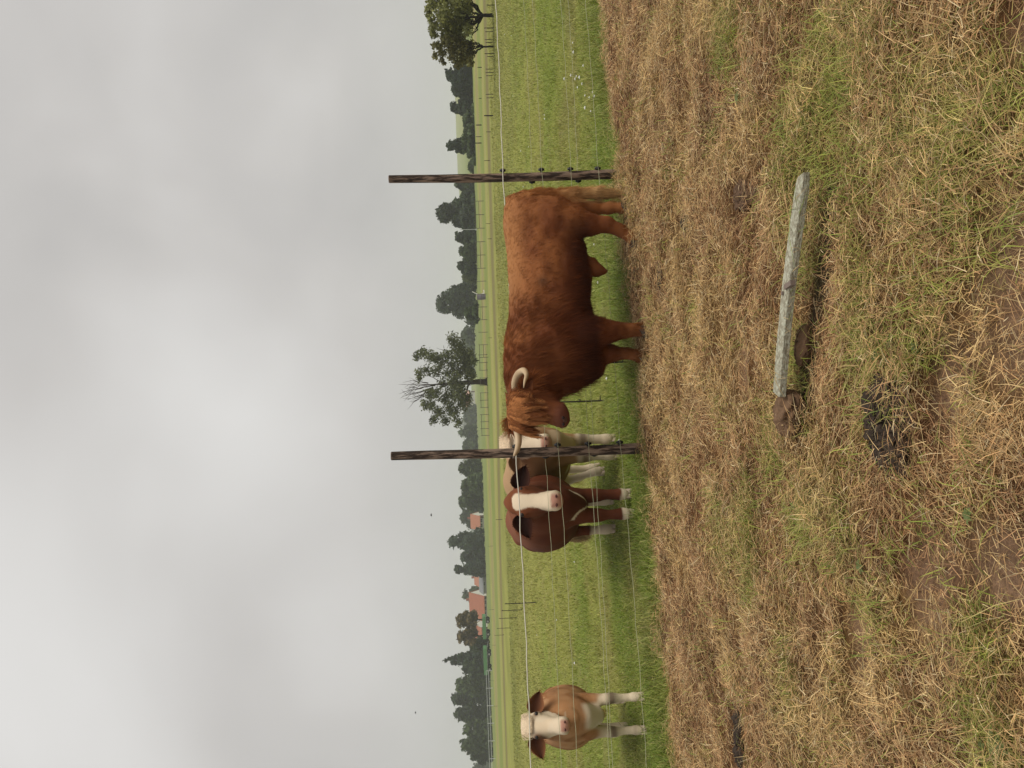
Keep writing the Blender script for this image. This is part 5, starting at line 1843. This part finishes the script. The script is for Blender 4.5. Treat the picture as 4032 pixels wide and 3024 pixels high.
# ------------------------------------------------------------------ things lying in the dry grass
def clod(name, label, cat, c, r, m, seed, cracks=.5, freq=14., rz=0.0):
    rs = np.random.default_rng(seed)
    n, k = 150, 60
    V = []
    for i in range(k):
        ph = (math.pi * .56) * i / (k - 1)
        for j in range(n):
            t = 2 * math.pi * j / n
            d = np.array([math.sin(ph) * math.cos(t), math.sin(ph) * math.sin(t), math.cos(ph)])
            V.append(d)
    V = np.array(V)
    nn = noise3(V[:, 0] * 2 + seed, V[:, 1] * 2, V[:, 2] * 2, seed) - .5
    rad = 1 + .55 * nn
    q = V * np.array(r) * freq
    e = noise3(q[:, 0], q[:, 1], q[:, 2], seed + 1)
    e2 = noise3(q[:, 0] * 2.6, q[:, 1] * 2.6, q[:, 2] * 2.6, seed + 2)
    P = V * rad[:, None] * np.array(r)
    q3 = q * 5.5
    e3 = noise3(q3[:, 0], q3[:, 1], q3[:, 2], seed + 3)
    k_ = max(r) * .8
    P += V * ((e - .5) * .5 + (e2 - .5) * .32 + (e3 - .5) * .16)[:, None] * k_ * .5 * cracks
    P -= V * (np.exp(-((e - .5) / .05) ** 2) * .14 * k_ * cracks + np.exp(-((e2 - .5) / .05) ** 2) * .07 * k_ * cracks)[:, None]
    cz, sz = math.cos(rz), math.sin(rz)
    P = P @ np.array([[cz, sz, 0], [-sz, cz, 0], [0, 0, 1]])
    F = [(i * n + j, (i + 1) * n + j, (i + 1) * n + (j + 1) % n, i * n + (j + 1) % n) for i in range(k - 1) for j in range(n)]
    o = mesh_obj(name, P, F, m, smooth=True, loc=(c[0], c[1], float(relief(c[0], c[1])) + c[2]))
    return tag(o, label, cat)


M_dung = mat('dark crumbly dung', (.045, .033, .025), rough=.95, spec=.1, grain=(30, .55), bump=(48, 1.0, .012), vary=(16, (.075, .058, .044), .5, .7))
M_clod = mat('brown earth', (.115, .072, .046), rough=.95, spec=.1, grain=(25, .4), bump=(40, .9, .01))
d0, d1 = ground(3500, 1510), ground(3500, 1800)
dc = (d0 + d1) / 2
pile = clod('dung_pile', 'large dark crumbly dung pile in the dry grass near the viewer', 'dung', (dc[0], dc[1], .0), (.19, .14, .05), M_dung, 8, 1.15, 20, .15)
cb = MB()
for i in range(150):
    a, q = random.random() * 6.283, random.random() ** .5
    x_, y_ = math.cos(a) * q * .19, math.sin(a) * q * .145
    r_ = random.uniform(.005, .017)
    z_ = .045 * max(0, 1 - q * q) + .006
    b0 = len(cb.v)
    cb.ball((x_, y_, z_), (r_ * random.uniform(.7, 1.4), r_ * random.uniform(.7, 1.4), r_ * .8), 6, 4)
    for j in range(b0, len(cb.v)):
        w_ = cb.v[j]
        cb.v[j] = (w_[0] + random.gauss(0, r_ * .18), w_[1] + random.gauss(0, r_ * .18), w_[2] + random.gauss(0, r_ * .18))
tag(cb.build('crumbs', M_dung, pile), kind='stuff')
dc = ground(2945, 772)
clod('dung_clod', 'small dried brown dung clod beyond the end of the grey beam', 'dung', (dc[0], dc[1], .0), (.085, .12, .075), M_clod, 14, .8, 20)
dc = ground(2592, 1090)
clod('dung_patch', 'flat dark dung patch in the dry grass under the bull', 'dung', (dc[0], dc[1], 0), (.13, .05, .03), M_dung, 15, .7, 22)
dc = ground(2925, 2900)
clod('earth_clod', 'dark broken earth ridge in the dry grass at the far left corner of the hay', 'earth clod', (dc[0], dc[1], -.01), (.26, .08, .05), M_dung, 16, .8, 22, -.1)
dc = ground(2700, 872)
clod('dung_crumb', 'small dark dung crumb below the bull\'s hind hooves', 'dung', (dc[0], dc[1], 0), (.06, .05, .03), M_dung, 17, .7, 30)

# the old beam
M_beam = mat('lichened grey beam', (.27, .245, .18), rough=.92, spec=.1, vary=(48, (.46, .46, .36), .42, .60, (1, 1.2, 1.2)), grain=(90, .7, (.8, 1.5, 1.5)), bump=(60, 1.0, .012, (.5, 2, 2)))
M_rot = mat('rotted earth covered wood', (.15, .092, .055), rough=.95, spec=.1, grain=(24, .45), bump=(30, .9, .015))
M_metal = mat('rusty plate', (.20, .155, .13), rough=.75, metal=.3, grain=(40, .3))


def beam():
    zt = .135
    e0 = ground(3148, 700, zt)
    e1 = ground(3056, 1552, zt)
    d = e1 - e0
    L = np.linalg.norm(d)
    d = d / L
    w, h = .074, .036
    root = empty('old_beam', (e0[0], e0[1], 0), math.atan2(d[1], d[0]))
    tag(root, 'old grey lichened timber beam lying across the dry grass', 'beam')
    m = 70
    prof = [(-.5, -.42), (-.5, .0), (-.5, .40), (-.44, .5), (-.2, .5), (.1, .5), (.44, .5), (.5, .40), (.5, .0), (.5, -.42), (.43, -.5), (-.43, -.5)]
    ring = len(prof)
    V = []
    for i in range(m):
        x = L * i / (m - 1)
        for (c, q) in prof:
            wr = 1 + .05 * (noise3(x * 7, c * 3, q * 3, 3) - .5) + .06 * (noise3(x * 34, c * 6, q * 6, 4) - .5)
            tap = 1 - .22 * max(0, 1 - x / .05) ** 2
            V.append((x - .025 * (i == 0) * (c + .5), c * w * wr * tap, (zt - h / 2) + q * h * wr * tap + .012 * math.sin(x * 3)))
    F = [(i * ring + j, i * ring + (j + 1) % ring, (i + 1) * ring + (j + 1) % ring, (i + 1) * ring + j) for i in range(m - 1) for j in range(ring)]
    F += [tuple(range(ring - 1, -1, -1)), tuple((m - 1) * ring + j for j in range(ring))]
    mesh_obj('timber', np.array(V), F, M_beam, root, smooth=False)
    ring = 48
    # butt end that was in the ground: thicker, brown, crusted
    V = []
    m2 = 52
    for i in range(m2):
        u = i / (m2 - 1)
        x = L + .02 + .22 * u - .03
        rad = .036 + .026 * math.sin(math.pi * min(1, u * .85 + .15))
        if i in (0, m2 - 1):
            rad *= .75
        for j in range(ring):
            t = 2 * math.pi * j / ring
            c, s = math.cos(t), math.sin(t)
            r = rad * (1 + .7 * (noise3(x * 14, c * 2, s * 2, 7) - .5) + .5 * (noise3(x * 34, c * 5, s * 5, 8) - .5) + .35 * (noise3(x * 90, c * 9, s * 9, 9) - .5))
            V.append((x, c * r * 1.25, .065 + s * r * .8))
    F = [(i * ring + j, i * ring + (j + 1) % ring, (i + 1) * ring + (j + 1) % ring, (i + 1) * ring + j) for i in range(m2 - 1) for j in range(ring)]
    F += [tuple(range(ring - 1, -1, -1)), tuple((m2 - 1) * ring + j for j in range(ring))]
    mesh_obj('rotted_end', np.array(V), F, M_rot, root, smooth=True)
    # rough earth and roots that hold the beam up
    V = []
    for i in range(m2):
        u = i / (m2 - 1)
        x = .66 * L + .20 * L * u
        for j in range(ring):
            t = 2 * math.pi * j / ring
            c, s = math.cos(t), math.sin(t)
            r = .046 * (1 + .5 * (noise3(x * 12, c * 2, s * 2, 17) - .5) + .6 * (noise3(x * 50, c * 6, s * 6, 18) - .5)) * (1 - .7 * (2 * u - 1) ** 4)
            V.append((x, c * r * .75, .030 + s * r * .85))
    F2 = [(i * ring + j, i * ring + (j + 1) % ring, (i + 1) * ring + (j + 1) % ring, (i + 1) * ring + j) for i in range(m2 - 1) for j in range(ring)]
    F2 += [tuple(range(ring - 1, -1, -1)), tuple((m2 - 1) * ring + j for j in range(ring))]
    mesh_obj('earth_crust', np.array(V), F2, M_rot, root, smooth=True)
    # small metal plate nailed across
    x = L * .46
    b = MB()
    a = .5
    M3 = [[math.cos(a), math.sin(a), 0], [-math.sin(a), math.cos(a), 0], [0, 0, 1]]
    b.box((x, .045, zt + .012), (.022, .075, .022), M=M3)
    b.build('metal_plate', M_metal, root)
    MB().tube([(x + .05, -.012, zt - .01), (x + .05, -.012, zt + .02)], [.007, .009], 8).build('nail', M_metal, root)
    return root


beam()

# ------------------------------------------------------------------ grass: cut dry straw, green tufts, pasture
def ribbons(name, p, d, up, L, w, bend, tint, m, label, cat, tw=None):
    """blades: base p, horizontal direction d, rise up, length L, half width w, bend (droop or curl)"""
    n = len(p)
    side = np.stack([-d[:, 1], d[:, 0], np.zeros(n)], 1)
    if tw is not None:
        side = nrm(side * np.cos(tw)[:, None] + np.array([0, 0, 1.0]) * np.sin(tw)[:, None])
    dir0 = nrm(d * np.cos(up)[:, None] + np.array([0, 0, 1.0]) * np.sin(up)[:, None])
    m1 = p + dir0 * (L * .5)[:, None]
    lat = np.stack([-d[:, 1], d[:, 0], np.zeros(n)], 1)
    d1 = nrm(dir0 + np.array([0, 0, -1.0]) * bend[:, None] + lat * (rng.normal(size=n) * .25)[:, None])
    m2 = m1 + d1 * (L * .5)[:, None]
    s = side * w[:, None]
    V = np.stack([p - s, p + s, m1 - s * .85, m1 + s * .85, m2 - s * .2, m2 + s * .2], 1)
    k = np.arange(n)[:, None] * 6
    F = np.concatenate([k + np.array([0, 1, 3, 2]), k + np.array([2, 3, 5, 4])], 0)
    o = mesh_obj(name, V.reshape(-1, 3), F, m, tint=np.repeat(tint, 6, 0))
    tag(o, label, cat, kind='stuff')
    return o


def wedge(n, d0, d1, half=.72, power=1.0):
    d = d0 + (d1 - d0) * rng.random(n) ** power
    a = rng.uniform(-1, 1, n)
    return a * (.56 * d + 1.15), d


M_straw = mat('dry straw', attr='tint', rough=.55, spec=.3, trans=.2)
M_blade = mat('grass blades', attr='tint', rough=.5, spec=.3, trans=.3)


def straw(n, lo, hi, lmin, lmax, wn, upmax, zmax, seedn):
    x, y = wedge(int(n * 1.25), lo, hi)
    e = edge_mix(x, y)
    s = soil_mask(x, y)
    keep = (rng.random(len(x)) > e * .93) & (rng.random(len(x)) > s * .78) & (rng.random(len(x)) > shade_gap_mask(x, y) * .85) & (rng.random(len(x)) > dung_mask(x, y) * .88)
    x, y = x[keep][:n], y[keep][:n]
    k = len(x)
    lump = noise2(x * 3.3, y * 3.3, 81, 3)
    p = np.stack([x, y, relief(x, y) + rng.random(k) * zmax * (.3 + 1.4 * sstep(.35, .7, lump))], 1)
    # straws lie in swathes that share a direction
    an = noise2(x * 1.4, y * 1.4, 91, 2) * 11 + rng.normal(size=k) * 1.3
    d = np.stack([np.cos(an), np.sin(an), np.zeros(k)], 1)
    L = (lmin + (lmax - lmin) * rng.random(k) ** 2.0)
    up = rng.normal(size=k) * .16 + upmax * rng.random(k) ** 2.5
    w = wn * (.6 + .8 * rng.random(k)) * (1 + .10 * y)
    c = hay_col(x, y) * 1.25
    r = rng.random((k, 1))
    c = lerp(c, C3(.78, .58, .28), (r < .30) * .75)
    c = lerp(c, C3(.74, .62, .38), ((r > .26) & (r < .33)) * .8)
    c = lerp(c, C3(.21, .115, .055), ((r > .33) & (r < .52)) * .75)
    c = lerp(c, C3(.33, .33, .09), ((r > .52) & (r < .57)) * .6)
    g = green_mask(x, y)[:, None]
    c = lerp(c, C3(.46, .43, .12), g * .65 * (rng.random((k, 1)) < .4))
    c = lerp(c, pasture_col(x, y) * 1.1, e[keep][:n][:, None] * .7)
    c = c * (.45 + 1.0 * rng.random((k, 1)))
    return p, d, up, L, w, rng.random(k) * .3, c


p, d, up, L, w, b, c = straw(330000, 1.35, 8.3, .03, .11, .00082, .75, .065, 1)
ribbons('dry_hay', p, d, up, L, w, b, c, M_straw, 'cut dry straw covering the ground before the fence', 'hay', tw=rng.normal(size=len(p)) * .6)
p, d, up, L, w, b, c = straw(4200, 1.35, 6.5, .15, .36, .0009, .25, .06, 2)
c = lerp(c, C3(.55, .43, .22), .5)
nb_ = 46
uu = rng.random(nb_)
q_ = BEAM_A[None] + (BEAM_B - BEAM_A)[None] * uu[:, None]
an_ = math.atan2(*(BEAM_B - BEAM_A)[1::-1]) + math.pi / 2 + rng.normal(size=nb_) * .55
d_ = np.stack([np.cos(an_), np.sin(an_), np.zeros(nb_)], 1)
L_ = rng.uniform(.12, .34, nb_)
q_ = q_ - d_ * (L_ * rng.uniform(.25, .6, nb_))[:, None]
q_[:, 2] = rng.uniform(.10, .135, nb_)
c_ = lerp(C3(.62, .45, .22)[None], C3(.22, .30, .06)[None], (rng.random((nb_, 1)) < .35) * 1.0) * (.7 + .6 * rng.random((nb_, 1)))
p, d, up, L, w, b, c = (np.concatenate(z) for z in ((p, q_), (d, d_), (up, rng.uniform(.02, .25, nb_)), (L, L_), (w, rng.uniform(.0008, .0016, nb_)), (b, rng.uniform(.2, .6, nb_)), (c, c_)))
ribbons('loose_straw', p, d, up, L, w, b * .4, c, M_straw, 'long loose straw stems lying over the cut hay', 'straw', tw=rng.normal(size=len(p)) * .6)


def tufts(n_t, per):
    x, y = wedge(n_t * 6, 1.4, 8.0)
    g = green_mask(x, y)
    keep = rng.random(len(x)) < (.07 + .9 * g ** 1.5) * (1 - .9 * soil_mask(x, y)) * (1 - edge_mix(x, y))
    x, y = x[keep][:n_t], y[keep][:n_t]
    k = len(x)
    X = np.repeat(x, per) + rng.normal(size=k * per) * .04
    Y = np.repeat(y, per) + rng.normal(size=k * per) * .04
    hue = np.repeat(rng.random(k), per)[:, None]
    an0 = np.repeat(rng.random(k) * 6.28, per)
    n = k * per
    p = np.stack([X, Y, relief(X, Y) + .005], 1)
    an = an0 + rng.normal(size=n) * 1.1
    d = np.stack([np.cos(an), np.sin(an), np.zeros(n)], 1)
    L = .05 + .13 * rng.random(n) ** 1.3
    up = .25 + .75 * rng.random(n)
    w = .0013 * (.7 + .8 * rng.random(n)) * (1 + .08 * Y)
    c = lerp(C3(.14, .22, .030), C3(.46, .48, .10), hue * .6 + .4 * rng.random((n, 1)))
    c = lerp(c, C3(.42, .36, .12), (rng.random((n, 1)) < .28) * .7)
    c = c * (.7 + .5 * rng.random((n, 1)))
    return p, d, up, L, w, .35 + .6 * rng.random(n), c


p, d, up, L, w, b, c = tufts(2100, 10)
ribbons('green_tufts', p, d, up, L, w, b, c, M_blade, 'green grass tufts growing through the dry hay', 'grass')


def pasture(n):
    x, y = wedge(int(n * 1.3), 5.6, 44, half=.70, power=1.75)
    e = edge_mix(x, y)
    keep = rng.random(len(x)) < e
    x, y = x[keep][:n], y[keep][:n]
    k = len(x)
    cl = noise2(x * 2.5, y * 2.5, 101, 3)
    p = np.stack([x, y, relief(x, y) - .005], 1)
    an = rng.random(k) * 6.28
    d = np.stack([np.cos(an), np.sin(an), np.zeros(k)], 1)
    q = beyond(x, y)
    tall = np.exp(-((q - .3) / .5) ** 2)
    L = (.035 + .075 * rng.random(k) ** 1.6) * (.6 + .9 * sstep(.3, .7, cl)) * (1 + .6 * tall)
    up = .55 + .85 * rng.random(k)
    w = .0016 * (.7 + .7 * rng.random(k)) * (1 + .15 * y)
    c = pasture_col(x, y) * 1.05
    r = rng.random((k, 1))
    c = lerp(c, C3(.40, .38, .12), (r < .16) * .7)
    c = lerp(c, C3(.15, .20, .035), ((r > .16) & (r < .40)) * .5)
    c = lerp(c, C3(.29, .22, .10), ((r > .40) & (r < .50)) * .6)
    c = c * (.72 + .6 * rng.random((k, 1)))
    return p, d, up, L, w, .3 + .5 * rng.random(k), c


p, d, up, L, w, b, c = pasture(235000)
ribbons('pasture_grass', p, d, up, L, w, b, c, M_blade, 'short green grass of the pasture beyond the fence', 'grass')

# ------------------------------------------------------------------ broad-leaved weeds in the hay
M_weed = mat('weed leaf', (.13, .165, .05), rough=.55, grain=(30, .3), trans=.2)
WD = [(3990, 2930, .75), (3930, 2975, .6), (3420, 2232, .4), (2925, 385, .5), (3480, 1398, .45), (3530, 1345, .4), (3630, 1370, .35), (3835, 2030, .4), (3300, 2710, .35), (3150, 1990, .4), (3180, 880, .4), (3560, 640, .35)]
for (px, py, k) in WD:
    g0 = ground(px, py)
    root = empty('weed', (g0[0], g0[1], float(relief(g0[0], g0[1])) + .02), random.random() * 6)
    root.scale = (k, k, k)
    tag(root, 'small green broad leaved weed among the dry straw', 'weed', 'broad leaved weeds in the dry hay')
    nl = random.randint(5, 8)
    for i in range(nl):
        a = i * 6.283 / nl + random.uniform(-.3, .3)
        L, W = random.uniform(.05, .085), random.uniform(.012, .022)
        d = np.array([math.cos(a), math.sin(a), 0])
        sd_ = np.array([-d[1], d[0], 0])
        v, f = [], []
        for j, u in enumerate((0, .25, .55, .8, 1.0)):
            w = W * (.25, .8, 1.0, .7, .06)[j]
            c = d * L * u + np.array([0, 0, .045 * math.sin(u * 2.4)])
            v += [c - sd_ * w, c + np.array([0, 0, -.004]), c + sd_ * w]
        for j in range(4):
            for q in (0, 1):
                f.append((j * 3 + q, j * 3 + q + 1, j * 3 + q + 4, j * 3 + q + 3))
        mesh_obj('leaf', np.array(v), f, M_weed, root, smooth=True)

# ------------------------------------------------------------------ white flower heads on the pasture
M_flower = mat('white petals', (.72, .72, .68), rough=.7)
M_stem = mat('flower stem', (.12, .18, .04), rough=.7)
FL = [(2278, 310), (2265, 168), (2272, 205), (2310, 258), (2280, 300), (2263, 296), (2236, 310), (2298, 304), (2305, 330), (2286, 344), (2314, 376), (2336, 384), (2354, 378), (2346, 362), (2320, 424), (2338, 438), (2152, 452), (2155, 468), (2088, 578), (2058, 594),
      (2025, 378), (2018, 140), (1992, 135), (2067, 735), (2350, 962), (2368, 1112), (2338, 1140), (2405, 1490), (2455, 1735), (2270, 2212), (2275, 2610), (2310, 1480), (2120, 2500), (2200, 2440), (2036, 2300), (2030, 2230)]
proto = None
for i, (px, py) in enumerate(FL):
    g0 = ground(px, py)
    sc = random.uniform(.5, .85)
    if proto is None:
        r = empty('white_flower', (g0[0], g0[1], 0))
        st_ = MB()
        st_.tube([(0, 0, 0), (.004, 0, .06)], [.004, .004], 5).build('stem', M_stem, r)
        hb = MB()
        for k in range(7):
            a = k * 2 * math.pi / 7
            hb.ball((.016 * math.cos(a), .016 * math.sin(a), .066), (.012, .012, .009), 6, 4)
        hb.ball((0, 0, .072), (.014, .014, .012), 6, 4)
        hb.build('petals', M_flower, r)
        proto = r
    else:
        r = proto.copy()
        COL.objects.link(r)
        for ch in list(proto.children):
            c_ = ch.copy()
            COL.objects.link(c_)
            c_.parent = r
    r.location = (g0[0], g0[1], 0)
    r.rotation_euler = (0, 0, random.random() * 6)
    r.scale = (sc, sc, sc)
    tag(r, 'small white flower head in the pasture grass', 'flower', 'white flower heads in the pasture')

# ------------------------------------------------------------------ the air: thin haze over the whole scene
hm = bpy.data.materials.new('haze')
hm.use_nodes = True
t = hm.node_tree
for n in list(t.nodes):
    t.nodes.remove(n)
pv = N(t, 'ShaderNodeVolumePrincipled')
pv.inputs['Color'].default_value = (.93, .96, 1.0, 1)
pv.inputs['Density'].default_value = .0007
pv.inputs['Anisotropy'].default_value = .2
mo = N(t, 'ShaderNodeOutputMaterial')
t.links.new(pv.outputs[0], mo.inputs['Volume'])
hb = MB()
hb.box((0, 945, 13.5), (9000, 1990, 31))
ho = hb.build('haze', hm)
tag(ho, kind='stuff')
